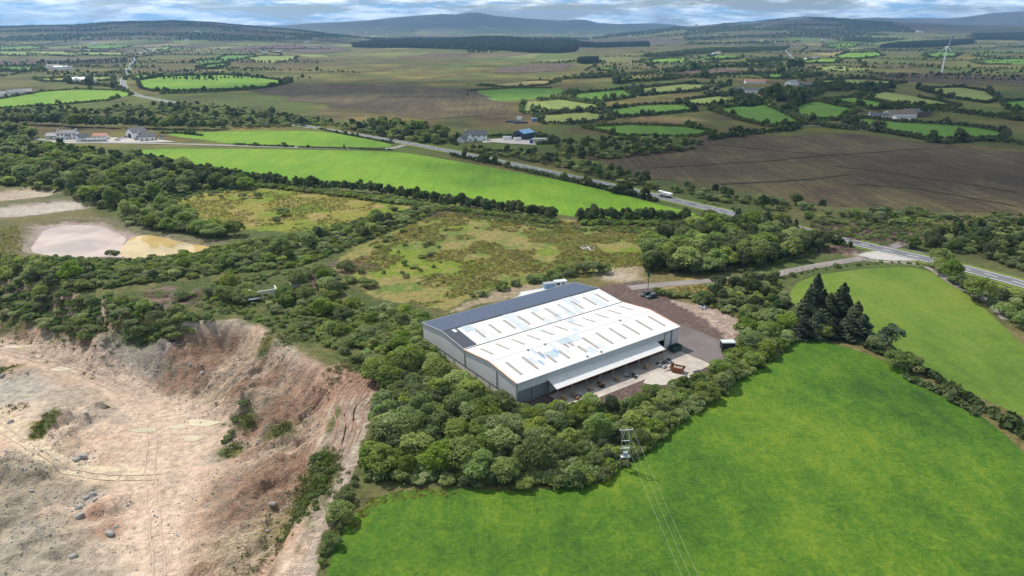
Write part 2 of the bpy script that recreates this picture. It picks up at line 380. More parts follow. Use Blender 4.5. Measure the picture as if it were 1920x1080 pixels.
def lerp(A, B, t): return A * (1 - t[:, None]) + np.array(B)[None, :] * t[:, None]
def paint(X, Y, Z):
    n1 = fbm(X, Y, 60, 71, 4); n2 = fbm(X, Y, 9, 73, 4); n3 = fbm(X, Y, 260, 75, 4); n4 = fbm(X, Y, 3.2, 77, 3)
    r = np.hypot(X, Y)
    C = np.tile(np.array([.085, .088, .032]), (len(X), 1))
    # moor: straw, olive and heather brown
    C = lerp(C, (.135, .112, .045), sstep(.42, .62, n1) * .8)
    C = lerp(C, (.085, .062, .038), sstep(.5, .66, n3) * .8 * sstep(350, 600, r))
    C = lerp(C, (.06, .085, .022), sstep(.52, .7, fbm(X, Y, 140, 79, 3)) * .8)
    # rough grass round the works
    jx = X + (n2 - .5) * 9; jy = Y + (n4 - .5) * 5
    SITE = flats([(640, 470), (720, 420), (840, 385), (1000, 410), (1200, 415), (1260, 440), (1210, 500), (1100, 520), (900, 545), (830, 580), (700, 560), (620, 510)])
    m = inpoly(jx, jy, SITE)
    t = m * 1.0
    S = np.tile(np.array([.19, .165, .055]), (len(X), 1))
    S = lerp(S, (.11, .145, .032), sstep(.44, .6, n2)); S = lerp(S, (.13, .17, .02), sstep(.55, .68, fbm(X, Y, 22, 83, 3))); S = lerp(S, (.21, .15, .06), sstep(.58, .72, n4) * .6)
    C = C * (1 - t[:, None]) + S * t[:, None]
    # straw yellow meadow beside the ponds
    MEAD = flats([(300, 385), (380, 362), (500, 352), (640, 360), (760, 368), (818, 380), (740, 408), (660, 428), (540, 436), (440, 430), (370, 405)])
    t = inpoly(jx, jy, MEAD) * 1.0
    S = np.tile(np.array([.185, .17, .035]), (len(X), 1)); S = lerp(S, (.12, .17, .02), sstep(.45, .6, fbm(X, Y, 28, 85, 3))); S = lerp(S, (.25, .18, .075), sstep(.58, .7, n2) * .8)
    C = C * (1 - t[:, None]) + S * t[:, None]
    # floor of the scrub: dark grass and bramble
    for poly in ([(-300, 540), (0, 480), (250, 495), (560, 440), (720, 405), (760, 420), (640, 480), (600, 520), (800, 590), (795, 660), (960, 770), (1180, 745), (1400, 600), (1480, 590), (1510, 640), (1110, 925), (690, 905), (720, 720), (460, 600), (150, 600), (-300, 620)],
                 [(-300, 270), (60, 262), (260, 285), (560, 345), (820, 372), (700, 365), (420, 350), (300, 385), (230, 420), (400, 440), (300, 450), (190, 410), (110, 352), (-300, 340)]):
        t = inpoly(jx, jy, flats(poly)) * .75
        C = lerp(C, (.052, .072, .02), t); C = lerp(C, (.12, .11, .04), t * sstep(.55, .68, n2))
    # willowherb and heather tinge
    for (px, py, rr) in [(330, 560, 14), (600, 525, 14), (650, 500, 12), (880, 395, 16), (1600, 435, 22), (1680, 440, 20), (1570, 470, 12), (1420, 545, 10), (300, 545, 9)]:
        q = flat(px, py); t = sstep(1, .3, np.hypot(X - q[0], Y - q[1]) / rr) * sstep(.42, .56, n4)
        C = lerp(C, (.20, .11, .12), t * .65)
    # quarry
    near = (X > -520) & (X < 30) & (Y > 0) & (Y < 330)
    dirt = np.zeros(len(X))
    xn, yn, zn = X[near], Y[near], Z[near]
    ins = inpoly(xn, yn, CREST); d, s = polydist(xn, yn, CREST); d = np.where(ins, d, -d)
    a2 = fbm(xn, yn, 7, 87, 4); a3 = fbm(xn, yn, 26, 89, 4); a4 = fbm(xn * .4 + yn * .2, yn * 1.2, 4, 91, 3)
    Q = np.tile(np.array([.44, .308, .222]), (len(xn), 1))
    Q = lerp(Q, (.32, .262, .20), sstep(.50, .64, a3)); Q = lerp(Q, (.47, .365, .275), sstep(.5, .66, a2) * .7)
    face = sstep(1, 6, d) * sstep(34, 18, d)
    along = fbm(s + d * .2, d * .1, 5.5, 47, 3)
    Q = lerp(Q, (.33, .23, .16), face * .85); Q = lerp(Q, (.235, .14, .092), face * sstep(.5, .6, along) * .8); Q = lerp(Q, (.42, .32, .23), face * sstep(.5, .4, along) * .7)
    Q = lerp(Q, (.21, .17, .12), sstep(.60, .72, fbm(xn, yn, 3.0, 93, 3)) * face * .7)
    for (px, py, rr, c, k) in [(655, 760, 13, (.30, .18, .125), .85), (600, 730, 12, (.32, .205, .15), .7), (30, 880, 18, (.24, .205, .15), .8), (60, 1030, 20, (.27, .235, .175), .7), (110, 800, 7, (.26, .2, .14), .6), (200, 950, 5, (.27, .165, .115), .9), (250, 660, 18, (.29, .265, .225), .75), (480, 1040, 14, (.36, .28, .19), .7),
                               (20, 700, 14, (.3, .28, .24), .8), (560, 970, 9, (.30, .23, .12), .8), (170, 925, 3, (.27, .15, .10), .8), (530, 1060, 6, (.42, .27, .19), .8)]:
        q = flat(px, py, -8); t = sstep(1.1, .45, np.hypot(xn - q[0], yn - q[1]) / rr + (a2 - .5) * .9)
        Q = lerp(Q, c, t * k)
    # haul roads, packed pale
    hr = np.zeros(len(xn))
    for line, wd, c in [([(-60, 640), (60, 665), (150, 690), (260, 740), (300, 800), (270, 900), (300, 1080), (310, 1200)], 6.5, (.49, .365, .275)), ([(-40, 755), (40, 815), (85, 865), (160, 885), (270, 890)], 3.6, (.53, .425, .29)), ([(320, 760), (420, 800), (330, 860), (310, 960)], 7, (.48, .355, .265))]:
        dl, sl = polydist(xn, yn, [pit(*p) for p in line], False)
        t = sstep(1.15, .6, dl / wd + (a2 - .5) * .5); Q = lerp(Q, c, t * .9)
        for off in (-1.3, -.5, .6, 1.4):
            Q = lerp(Q, (.36, .28, .22), t * .4 * sstep(.35, .1, np.abs(dl - abs(off) * 1.0 - (a4 - .5))))
        hr = np.maximum(hr, t)
    # tyre tracks on the red bank
    dl, sl = polydist(xn, yn, flats([(690, 705), (660, 735), (640, 770), (650, 800), (600, 850)], 0), False)
    for off in (0, 2.0, 4.2, 6.0):
        Q = lerp(Q, (.24, .125, .085), .6 * sstep(.5, .15, np.abs(dl - off - (a4 - .5) * 1.4)))
    # weeds in the pit
    for (px, py, rr, zz) in [(85, 785, 5, -11), (70, 805, 3, -12), (590, 905, 7.5, -2), (580, 945, 6, -3), (600, 860, 5, -1), (455, 770, 4.5, -9), (430, 825, 4, -11), (520, 780, 5, -5), (545, 790, 3, -4), (10, 690, 5, -13), (150, 590, 9, -4), (40, 560, 11, -3), (250, 600, 9, -3), (300, 600, 10, -1), (500, 660, 3, -5), (560, 980, 4, -4)]:
        q = flat(px, py, zz); t = sstep(1.15, .5, np.hypot(xn - q[0], yn - q[1]) / rr + (a2 - .5) * .9)
        Q = lerp(Q, (.085, .105, .025), t * .9); Q = lerp(Q, (.2, .165, .06), t * sstep(.5, .66, a4) * .8)
    inside = sstep(-1.5, 1.0, d + (a2 - .5) * 5)
    # bare bank behind the crest
    BANK = flats([(600, 690), (640, 680), (700, 712), (712, 740), (690, 800), (668, 880), (640, 930), (610, 1010), (590, 1090), (560, 1250), (480, 1250), (540, 1080), (600, 930), (606, 830), (632, 770)])
    bk = inpoly(xn + (a2 - .5) * 4, yn + (a4 - .5) * 4, BANK) * 1.0
    tb = np.maximum(inside, bk)
    dl, sl = polydist(xn, yn, flats([(690, 800), (662, 870), (640, 930), (606, 1010), (585, 1080), (560, 1200)]), False)
    Q = lerp(Q, (.43, .345, .27), sstep(2.6, 1.6, dl + (a2 - .5)))
    gbank = sstep(0, -14, d) * 0
    C[near] = C[near] * (1 - tb[:, None]) + Q * tb[:, None]
    dirt[near] = tb * (.45 + .55 * np.maximum(face, bk))
    # settling ponds: drying mud
    pn = (X > -420) & (X < -90) & (Y > 240) & (Y < 460)
    xn, yn = X[pn], Y[pn]; cc = C[pn]; dd = dirt[pn]
    for poly, c in ((POND, (.37, .29, .25)), (POND2, (.47, .40, .34)), (POND3, (.45, .37, .28))):
        dl, _ = polydist(xn, yn, poly); dl = np.where(inpoly(xn, yn, poly), dl, -dl)
        t = sstep(-1.0, 1.0, dl + (vnoise(xn, yn, 5, 3) - .5) * 2)
        b = np.exp(-((dl + 3.5) / 3) ** 2) * .7
        cc = lerp(cc, (.16, .13, .085), b); cc = lerp(cc, c, t); cc = lerp(cc, (.36, .28, .25), t * sstep(.52, .66, fbm(xn, yn, 14, 7, 3)) * .6); dd = np.maximum(dd, t)
    C[pn] = cc; dirt[pn] = dd
    # yard
    YARD = flats([(1090, 545), (1150, 532), (1200, 528), (1240, 545), (1262, 562), (1310, 580), (1350, 603), (1362, 640), (1345, 690), (1280, 740), (1100, 800), (960, 790), (960, 700), (1270, 640), (1150, 560)])
    t = inpoly(jx, jy, YARD) * 1.0; yd = t
    C = lerp(C, (.145, .10, .085), t)
    GRV = flats([(1255, 562), (1300, 568), (1370, 588), (1398, 612), (1394, 650), (1378, 668), (1350, 655), (1348, 612), (1300, 585)])
    t = inpoly(jx, jy, GRV) * 1.0; C = lerp(C, (.37, .28, .225), t); dirt = np.maximum(dirt, np.maximum(t, yd))
    t = inpoly(jx, jy, flats([(920, 548), (980, 535), (1070, 528), (1060, 545), (900, 572), (830, 590), (850, 575)])) * .8; C = lerp(C, (.27, .21, .14), t)
    for (px, py, rr, c) in [(1160, 515, 9, (.33, .27, .2)), (1330, 535, 10, (.26, .2, .06)), (1260, 540, 6, (.2, .16, .06)), (1180, 505, 8, (.28, .22, .15)), (1690, 480, 12, (.34, .3, .25)), (1650, 482, 9, (.36, .32, .27)), (1250, 225, 40, (.24, .17, .1)), (1120, 222, 14, (.25, .2, .15))]:
        q = flat(px, py); t = sstep(1.1, .5, np.hypot(X - q[0], Y - q[1]) / rr + (n2 - .5)); C = lerp(C, c, t * .85)
    return np.clip(C * (.86 + .28 * n4)[:, None], .004, .9), dirt
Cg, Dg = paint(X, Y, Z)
nx, ny = len(gx), len(gy)
I = np.arange(nx * ny).reshape(ny, nx)
Fg = np.stack([I[:-1, :-1].ravel(), I[:-1, 1:].ravel(), I[1:, 1:].ravel(), I[1:, :-1].ravel()], 1)

def ground_mat():
    t = NT('ground'); p = pos(t)
    col = t.node('ShaderNodeAttribute', attribute_name='col').outputs['Color']
    dirt = t.node('ShaderNodeAttribute', attribute_name='dirt').outputs['Fac']
    f1 = t.noise(p, .55, 4, .68); f2 = t.noise(p, 2.6, 2, .7)
    f = t.math('ADD', t.math('MULTIPLY', f1, .6), t.math('MULTIPLY', f2, .4))
    vg = t.ramp(f, [(.34, .42), (.5, .95), (.66, 1.45)])
    vd = t.ramp(f, [(.32, .58), (.46, .95), (.66, 1.22)])
    stone = t.ramp(t.node('ShaderNodeTexVoronoi', {'Vector': p, 'Scale': .9}).outputs['Distance'], [(.05, 1.35), (.13, 1.0)])
    vd = t.mix(1.0, vd, stone, 'MULTIPLY')
    col = t.mix(1.0, col, t.mix(dirt, vg, vd), 'MULTIPLY')
    moor = t.ramp(t.noise(p, .011, 5, .65, .5), [(.36, (.62, .56, .5)), (.47, (.95, .88, .72)), (.55, (.95, 1.08, .72)), (.66, (1.55, 1.35, .95))])
    spm = t.node('ShaderNodeSeparateXYZ', {0: p})
    col = t.mix(t.ramp(t.math('DIVIDE', spm.outputs[1], 1000.0), [(.38, 0.0), (.6, 1.0)]), col, t.mix(1.0, col, moor, 'MULTIPLY'))
    # distant country: small fields, moor and bog too far off to tell their edges
    sp = t.node('ShaderNodeSeparateXYZ', {0: p})
    far = t.ramp(t.math('DIVIDE', sp.outputs[1], 10000.0), [(.17, 0.0), (.24, 1.0)])
    wv = t.node('ShaderNodeMapping', {'Vector': p, 'Scale': (1, .42, 0), 'Rotation': (0, 0, .25)}).outputs[0]
    vo = t.node('ShaderNodeTexVoronoi', {'Vector': wv, 'Scale': .0062}).outputs['Color']
    rv = t.node('ShaderNodeSeparateXYZ', {0: vo})
    fld = t.ramp(rv.outputs[0], [(.0, (.06, .045, .03)), (.28, (.07, .075, .03)), (.5, (.06, .10, .025)), (.68, (.12, .16, .035)), (.8, (.2, .18, .08)), (.95, (.09, .06, .04))])
    big = t.ramp(t.noise(p, .00075, 4, .6), [(.44, 0.0), (.56, 1.0)])
    fm = t.math('MULTIPLY', far, big)
    col = t.mix(t.math('MULTIPLY', fm, .85), col, fld)
    hi = t.ramp(t.math('DIVIDE', sp.outputs[2], 400.0), [(.08, 0.0), (.26, 1.0)])
    col = t.mix(hi, col, t.ramp(t.noise(p, .0016, 6, .65), [(.36, (.026, .027, .022)), (.5, (.05, .042, .032)), (.64, (.085, .066, .04))]))
    rg_ = t.math('ABSOLUTE', t.math('SUBTRACT', t.noise(p, .32, 5, .62, 1.2), .5)); rg2 = t.math('ABSOLUTE', t.math('SUBTRACT', t.noise(p, 1.3, 3, .6, .8), .5))
    crack = t.ramp(rg_, [(.0, .55), (.05, 1.0)])
    steep = t.ramp(dirt, [(.5, 0.0), (.9, .8)])
    col = t.mix(steep, col, t.mix(1.0, col, crack, 'MULTIPLY'))
    hh = t.math('ADD', t.math('ADD', f1, t.math('MULTIPLY', f2, .35)), t.math('MULTIPLY', dirt, t.math('ADD', t.math('MULTIPLY', rg_, 5.0), t.math('MULTIPLY', rg2, 1.6))))
    return t.set(Base_Color=col, Roughness=.92, Specular_IOR_Level=.1, Normal=t.bump(hh, .75, .7))
M_GROUND = ground_mat()
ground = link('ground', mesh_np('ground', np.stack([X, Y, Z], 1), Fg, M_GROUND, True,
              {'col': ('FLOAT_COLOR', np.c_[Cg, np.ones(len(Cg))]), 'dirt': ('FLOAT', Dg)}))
tag(ground, 'open moorland, quarry floor and rough ground running to the hills', 'ground', kind='structure')

# ------------------------------------------------------------------ sheets laid on the ground
def drape(name, poly, mat, lift=.05, step=None, kind='structure', label=None, cat=None):
    """a polygon of the ground plan, cut to a grid and laid on the land"""
    P = np.array(poly, float)
    x0, y0 = P.min(0); x1, y1 = P.max(0)
    st = step or max(4.0, max(x1 - x0, y1 - y0) / 26)
    bm = bmesh.new()
    bm.faces.new([bm.verts.new((p[0], p[1], 0)) for p in poly])
    for ax, lo, hi in ((0, x0, x1), (1, y0, y1)):
        n = (1, 0, 0) if ax == 0 else (0, 1, 0)
        for k in np.arange(lo + st, hi, st):
            co = (k, 0, 0) if ax == 0 else (0, k, 0)
            bmesh.ops.bisect_plane(bm, geom=bm.verts[:] + bm.edges[:] + bm.faces[:], plane_co=co, plane_no=n)
    bmesh.ops.triangulate(bm, faces=bm.faces)
    bm.normal_update()
    if sum(f.normal.z for f in bm.faces) < 0: bmesh.ops.reverse_faces(bm, faces=bm.faces)
    vs = np.array([v.co[:2] for v in bm.verts]); zz = height(vs[:, 0], vs[:, 1])
    for v, z in zip(bm.verts, zz): v.co.z = z + lift
    me = bpy.data.meshes.new(name); bm.to_mesh(me); bm.free()
    for p in me.polygons: p.use_smooth = True
    me.materials.append(mat)
    return tag(link(name, me), label, cat, kind=kind)
def smooth_poly(pts, n=2):
    for _ in range(n):
        q = []
        for i in range(len(pts)):
            a, b = pts[i], pts[(i + 1) % len(pts)]
            q += [(a[0] * .75 + b[0] * .25, a[1] * .75 + b[1] * .25), (a[0] * .25 + b[0] * .75, a[1] * .25 + b[1] * .75)]
        pts = q
    return pts
def smooth_line(pts, n=2):
    for _ in range(n):
        q = [pts[0]]
        for i in range(len(pts) - 1):
            a, b = pts[i], pts[i + 1]
            q += [(a[0] * .75 + b[0] * .25, a[1] * .75 + b[1] * .25), (a[0] * .25 + b[0] * .75, a[1] * .25 + b[1] * .75)]
        pts = q + [pts[-1]]
    return pts
def wiggle(L, amp, sc):
    A_l = np.array(L); seg = np.r_[0, np.cumsum(np.hypot(*np.diff(A_l, axis=0).T))]; s_ = np.arange(0, seg[-1], max(1.2, sc / 8))
    x = np.interp(s_, seg, A_l[:, 0]); y = np.interp(s_, seg, A_l[:, 1])
    return [tuple(p) for p in np.c_[x + (fbm(s_, s_ * 0, sc, 5, 3) - .5) * amp, y + (fbm(s_, s_ * 0 + 40, sc, 6, 3) - .5) * amp]]
def Gs(pts):
    P = np.array(pts, float); z = np.zeros(len(P))
    for _ in range(14):
        a, b, c = ray(P[:, 0], P[:, 1]); t = (z - CAM_H) / c
        zn = height(a * t, b * t)
        if np.abs(zn - z).max() < .02: break
        z = z * .5 + zn * .5
    a, b, c = ray(P[:, 0], P[:, 1]); t = (z - CAM_H) / c
    return [tuple(q) for q in np.c_[a * t, b * t]]
def ribbon(name, line, w, mat, lift, kind='structure', label=None, cat=None, off=0.0, step=6.0, dash=None, parent=None):
    """a strip along a ground line (off: sideways), draped; dash=(on, off) cuts it"""
    L = np.array(line); seg = np.hypot(*np.diff(L, axis=0).T); S = np.r_[0, np.cumsum(seg)]
    def at(s): return np.array([np.interp(s, S, L[:, 0]), np.interp(s, S, L[:, 1])])
    spans = [(0, S[-1])] if not dash else [(k, min(k + dash[0], S[-1])) for k in np.arange(0, S[-1], dash[0] + dash[1])]
    V = []; Fc = []
    for a, b in spans:
        n = max(2, int((b - a) / step) + 1)
        for i, s in enumerate(np.linspace(a, b, n)):
            t = at(min(s + .8, S[-1])) - at(max(s - .8, 0)); t /= np.linalg.norm(t) + 1e-9; nn = np.array([-t[1], t[0]])
            q = at(s)
            for e in (-.5, .5):
                k = q + nn * (off + e * w); V.append((k[0], k[1]))
            if i: m = len(V); Fc.append((m - 4, m - 3, m - 1, m - 2))
    V = np.array(V); zz = height(V[:, 0], V[:, 1])
    me = mesh_np(name, np.c_[V, zz + lift], np.array(Fc), mat, False)
    bm = bmesh.new(); bm.from_mesh(me); bm.normal_update()
    if sum(f.normal.z for f in bm.faces) < 0: bmesh.ops.reverse_faces(bm, faces=bm.faces)
    bm.to_mesh(me); bm.free()
    o = link(name, me, parent)
    return tag(o, label, cat, kind=kind) if not parent else o

GM = {
    'lush': grass_mat('lush_grass', (.023, .062, .008), (.052, .112, .009), (.118, .165, .014), .022, .13, 1.1, 1.0),
    'mown': grass_mat('mown_grass', (.060, .105, .014), (.092, .145, .018), (.140, .172, .028), .02, .11, 1.0, .7),
    'bright': grass_mat('bright_grass', (.070, .150, .012), (.105, .205, .012), (.165, .235, .020), .012, .07, .9, .35, .07, 1.35),
    'green': grass_mat('green_grass', (.050, .118, .014), (.074, .155, .016), (.105, .175, .024), .01, .05, .6, .3, .12, .3),
    'pale': grass_mat('pale_grass', (.12, .16, .04), (.155, .19, .048), (.20, .21, .06), .01, .05, .6, .3, .1, .6),
    'straw': grass_mat('straw_grass', (.17, .15, .05), (.22, .18, .065), (.25, .21, .08), .01, .05, .6, .3, .1, .2),
    'bog': grass_mat('peat_bog', (.036, .026, .014), (.066, .048, .025), (.125, .10, .040), .008, .03, .5, .7, .25, -.95),
    'heath': grass_mat('heather_moor', (.055, .040, .03), (.085, .06, .043), (.11, .075, .05), .01, .05, .6, .4, .15, .4),
}
FIELDS = [  # pixel outline, tone, words, hedge (height, density)
    ('lush', [(600, 1250), (612, 1080), (622, 1035), (648, 985), (690, 940), (760, 915), (1000, 920), (1110, 910), (1200, 850), (1300, 770), (1420, 680), (1500, 632), (1560, 643), (1640, 668), (1720, 706), (1800, 752), (1870, 802), (1920, 850), (1965, 900), (2060, 1080), (2100, 1250)], 'lush green pasture below the thicket', None),
    ('mown', [(1478, 545), (1510, 520), (1600, 506), (1690, 500), (1740, 506), (1780, 530), (1830, 565), (1880, 610), (1940, 670), (2010, 760), (1980, 800), (1920, 782), (1860, 756), (1800, 728), (1720, 688), (1640, 652), (1540, 620), (1490, 585)], 'pale mown pasture behind the conifer clump', None),
    ('bright', [(245, 284), (300, 278), (520, 280), (740, 284), (790, 291), (900, 310), (1050, 338), (1150, 361), (1220, 380), (1290, 396), (1310, 403), (1280, 408), (1090, 412), (1000, 390), (900, 374), (800, 360), (700, 352), (560, 340), (450, 327), (330, 306)], 'long sunlit green field between the lane and the tree row', None),
    ('bright', [(300, 251), (400, 247), (570, 244), (640, 251), (700, 262), (738, 272), (730, 276.5), (600, 275), (430, 270), (390, 263), (340, 258)], 'sunlit field between lane and main road', None),
    ('bright', [(-120, 200), (0, 186), (80, 172), (150, 168), (230, 170), (250, 177), (200, 189), (100, 198), (0, 204), (-120, 212)], 'green field left of the far road', (2.0, .8)),
    ('bright', [(258, 152), (300, 144), (420, 141), (480, 145), (548, 154), (505, 164), (420, 169), (290, 172), (264, 166)], 'bright oval field right of the far road', (2.5, 1.0)),
    ('bright', [(246, 143), (300, 139), (390, 138), (470, 142), (420, 140), (300, 142), (250, 150)], 'thin green strip above the oval field', (2.0, .8)),
    ('green', [(360, 116), (400, 111), (430, 103), (480, 104), (450, 112), (408, 120), (372, 119)], 'small green field by the hill farm', (2.5, .6)),
    ('pale', [(462, 110), (500, 104), (560, 106), (545, 113), (515, 119), (480, 117)], 'pale field below the hill farm', (2.0, .3)),
    ('pale', [(550, 102), (600, 103), (620, 106), (580, 108)], 'pale sliver of pasture beside the hill farm', None),
    ('green', [(375, 124), (420, 119), (430, 122), (405, 130), (372, 129)], 'little green paddock with hedges below the hill farm', (3, 1)),
    ('pale', [(0, 97), (100, 95), (165, 103), (80, 104), (0, 104)], 'long pale field left of the far road', (2, .3)),
    ('green', [(160, 87), (200, 84), (246, 87), (215, 92), (165, 92)], 'green field near the road end', (2, .4)),
    ('pale', [(135, 98), (230, 99), (228, 104), (150, 104)], 'narrow pale field beside the far road', (2, .4)),
    ('green', [(0, 124), (60, 124), (82, 130), (60, 133), (0, 134)], 'green field beside the white sheds', (3, .8)),
    ('pale', [(62, 148), (140, 146), (215, 143), (216, 151), (150, 154), (80, 153)], 'yellowish field in front of the white glasshouses', (3, .6)),
    ('pale', [(270, 93), (318, 87), (322, 90), (285, 97)], 'pale field beside the road crest', (2, .5)),
    ('green', [(0, 88), (60, 87), (90, 91), (0, 94)], 'far green field at the edge of the moor', (2, .4)),
    ('green', [(876, 171), (960, 166), (1045, 166), (1072, 172), (1050, 184), (960, 189), (895, 190), (876, 182)], 'dull green field at the edge of the dark bog', (2.2, .5)),
    ('pale', [(984, 192), (1050, 186), (1130, 198), (1122, 206), (1050, 211), (985, 213), (976, 208)], 'pale green field with a tree at its corner', (3, .8)),
    ('pale', [(1000, 217), (1100, 210), (1140, 217), (1150, 224), (1082, 233), (1020, 233)], 'pale field above the blue trailer', (2.5, .8)),
    ('green', [(1130, 207), (1200, 198), (1290, 195), (1305, 208), (1230, 216), (1160, 221)], 'green field between two hedges', (2.8, 1)),
    ('green', [(1092, 239), (1180, 234), (1290, 238), (1342, 248), (1300, 257), (1170, 257)], 'narrow green field above the scrub', (2.2, .6)),
    ('green', [(1330, 206), (1400, 197), (1435, 196), (1470, 212), (1512, 234), (1440, 238), (1390, 226)], 'green field left of the small lane', (3, 1)),
    ('green', [(1470, 200), (1530, 190), (1612, 207), (1570, 226), (1520, 226), (1490, 216)], 'green field with a lone tree below the pink house', (3, 1)),
    ('green', [(1572, 227), (1620, 222), (1690, 230), (1760, 233), (1840, 240), (1890, 250), (1880, 261), (1780, 268), (1690, 255), (1620, 240)], 'green field in front of the big farm', (3, .8)),
    ('green', [(1542, 188), (1600, 183), (1690, 199), (1640, 206)], 'small dark green field above the big farm', (3, 1)),
    ('pale', [(1600, 182), (1660, 172), (1760, 190), (1800, 200), (1700, 200)], 'pale hill pasture with a hedge across', (3, .7)),
    ('pale', [(1720, 167), (1800, 164), (1850, 172), (1874, 188), (1850, 194), (1780, 184)], 'rounded pale pasture below the turbine', (3, .8)),
    ('green', [(1876, 192), (1930, 188), (2050, 196), (2050, 214), (1890, 206)], 'green field at the lane bend', (3, .8)),
    ('green', [(1880, 215), (2050, 218), (2050, 232), (1900, 226)], 'lower green field at the lane bend', (3, .8)),
    ('pale', [(1285, 188), (1380, 176), (1410, 184), (1340, 198), (1290, 200)], 'pale field left of the wooded farm', (3, 1)),
    ('straw', [(897, 160), (980, 154), (1053, 152), (1050, 158), (960, 163), (900, 163)], 'straw coloured strip on the moor edge', (2, .4)),
    ('pale', [(1090, 142), (1145, 139), (1150, 144), (1095, 146)], 'short pale strip among hedges', (3, .8)),
    ('green', [(1120, 128), (1152, 126), (1154, 132), (1122, 133)], 'tiny green field among hedges', (3, .8)),
    ('bright', [(1190, 117), (1235, 111), (1285, 108), (1285, 116), (1230, 119)], 'sunlit green field by a far wood', (3, .6)),
    ('bright', [(1310, 110), (1345, 104), (1393, 106), (1385, 111), (1330, 113)], 'sunlit green field below a white barn', (3, .6)),
    ('pale', [(1290, 121), (1400, 118), (1460, 120), (1430, 124), (1300, 126)], 'sunlit pale strip above the dark hedge', (3, .8)),
    ('bright', [(1565, 106), (1590, 99), (1640, 98), (1660, 104), (1620, 110), (1575, 110)], 'sunlit green field beside bare ground', (3, .6)),
    ('straw', [(1528, 101), (1580, 97), (1600, 99), (1565, 105), (1535, 105)], 'orange stubble patch beside a green field', None),
    ('bright', [(1497, 116), (1540, 111), (1585, 112), (1570, 118), (1510, 119)], 'sunlit green field in front of small white houses', (3, .5)),
    ('bright', [(1545, 86), (1580, 81), (1618, 82), (1600, 89), (1555, 90)], 'small bright field near the dark plantation', (3, .5)),
    ('green', [(1727, 104), (1760, 98), (1805, 101), (1790, 107), (1740, 108)], 'green field behind the wind turbine', (3, .6)),
    ('green', [(1820, 116), (1870, 111), (2000, 112), (2000, 121), (1840, 121)], 'green field far behind the turbine', (3, .7)),
    ('pale', [(1515, 127), (1580, 124), (1640, 130), (1560, 134)], 'pale moor edge field below the lane', (2, .3)),
    ('green', [(1420, 140), (1500, 136), (1550, 140), (1500, 147), (1440, 148)], 'green field above the farm trees', (3, 1)),
    ('pale', [(1530, 152), (1620, 148), (1700, 156), (1620, 163), (1540, 162)], 'pale field right of the farm trees', (3, 1)),
    ('pale', [(1180, 168), (1280, 158), (1370, 160), (1300, 172), (1200, 180)], 'pale rushy field among thick hedges', (3.2, 1)),
    ('green', [(1080, 176), (1170, 168), (1190, 182), (1120, 192), (1070, 186)], 'dull green field behind a curving hedge', (3, 1)),
    ('bog', [(480, 172), (560, 156), (700, 158), (870, 161), (880, 186), (960, 196), (962, 214), (880, 221), (740, 218), (640, 206), (560, 190)], 'dark brown peat bog', None),
    ('bog', [(1090, 292), (1180, 277), (1330, 256), (1480, 249), (1640, 257), (1780, 272), (1920, 282), (2300, 310), (2300, 450), (1920, 404), (1700, 390), (1500, 378), (1330, 352), (1180, 322)], 'wide dark peat bog beyond the main road', None),
    ('heath', [(905, 135), (960, 124), (1060, 118), (1082, 124), (1040, 133), (960, 137)], 'heather brown patch in the moor', None),
    ('heath', [(985, 76), (1060, 73), (1200, 72), (1290, 76), (1250, 81), (1100, 80)], 'purple brown moor behind the plantation', None),
    ('heath', [(0, 112), (120, 108), (235, 109), (238, 117), (120, 121), (0, 122)], 'dark heather strip left of the far road', None),
    ('heath', [(400, 90), (520, 84), (660, 88), (640, 98), (560, 100), (450, 97)], 'brown heather slope behind the hill farm', None),
    ('bog', [(1560, 148), (1700, 132), (1800, 138), (2050, 146), (2050, 168), (1900, 160), (1760, 156), (1640, 152)], 'dark heather ground at the foot of the turbine', None),
    ('heath', [(1250, 134), (1330, 128), (1400, 131), (1380, 136), (1280, 140)], 'brown rushy ground behind dark hedges', None),
]
FPOLY = []
for i, (tone, pts, words, hd) in enumerate(FIELDS):
    poly = smooth_poly(Gs(pts), 2 if tone in ('lush', 'mown') or pts[0][1] > 240 else (1 if tone in ('bog', 'heath') else 0))
    if tone in ('bog', 'heath', 'straw'):
        q = []
        for a_, b_ in zip(poly, poly[1:] + poly[:1]):
            n_ = max(1, int(np.hypot(b_[0] - a_[0], b_[1] - a_[1]) / 14))
            q += [(a_[0] + (b_[0] - a_[0]) * k / n_, a_[1] + (b_[1] - a_[1]) * k / n_) for k in range(n_)]
        A_q = np.array(q); k_ = min(1.0, np.hypot(*A_q.mean(0)) / 900)
        poly = [tuple(p) for p in np.c_[A_q[:, 0] + (fbm(A_q[:, 0], A_q[:, 1], 60, 3, 3) - .5) * 80 * k_, A_q[:, 1] + (fbm(A_q[:, 0], A_q[:, 1], 60, 4, 3) - .5) * 80 * k_]]
    far = max(1.0, np.hypot(*np.mean(poly, 0)) / 700)
    nm = {'bog': 'bog', 'heath': 'moor'}.get(tone, 'field')
    FPOLY.append((poly, hd, words))
    drape(nm, poly, GM[tone], (.05 + .0012 * i) * far + (.1 * far if far > 1.3 else 0), label=words, cat=nm)

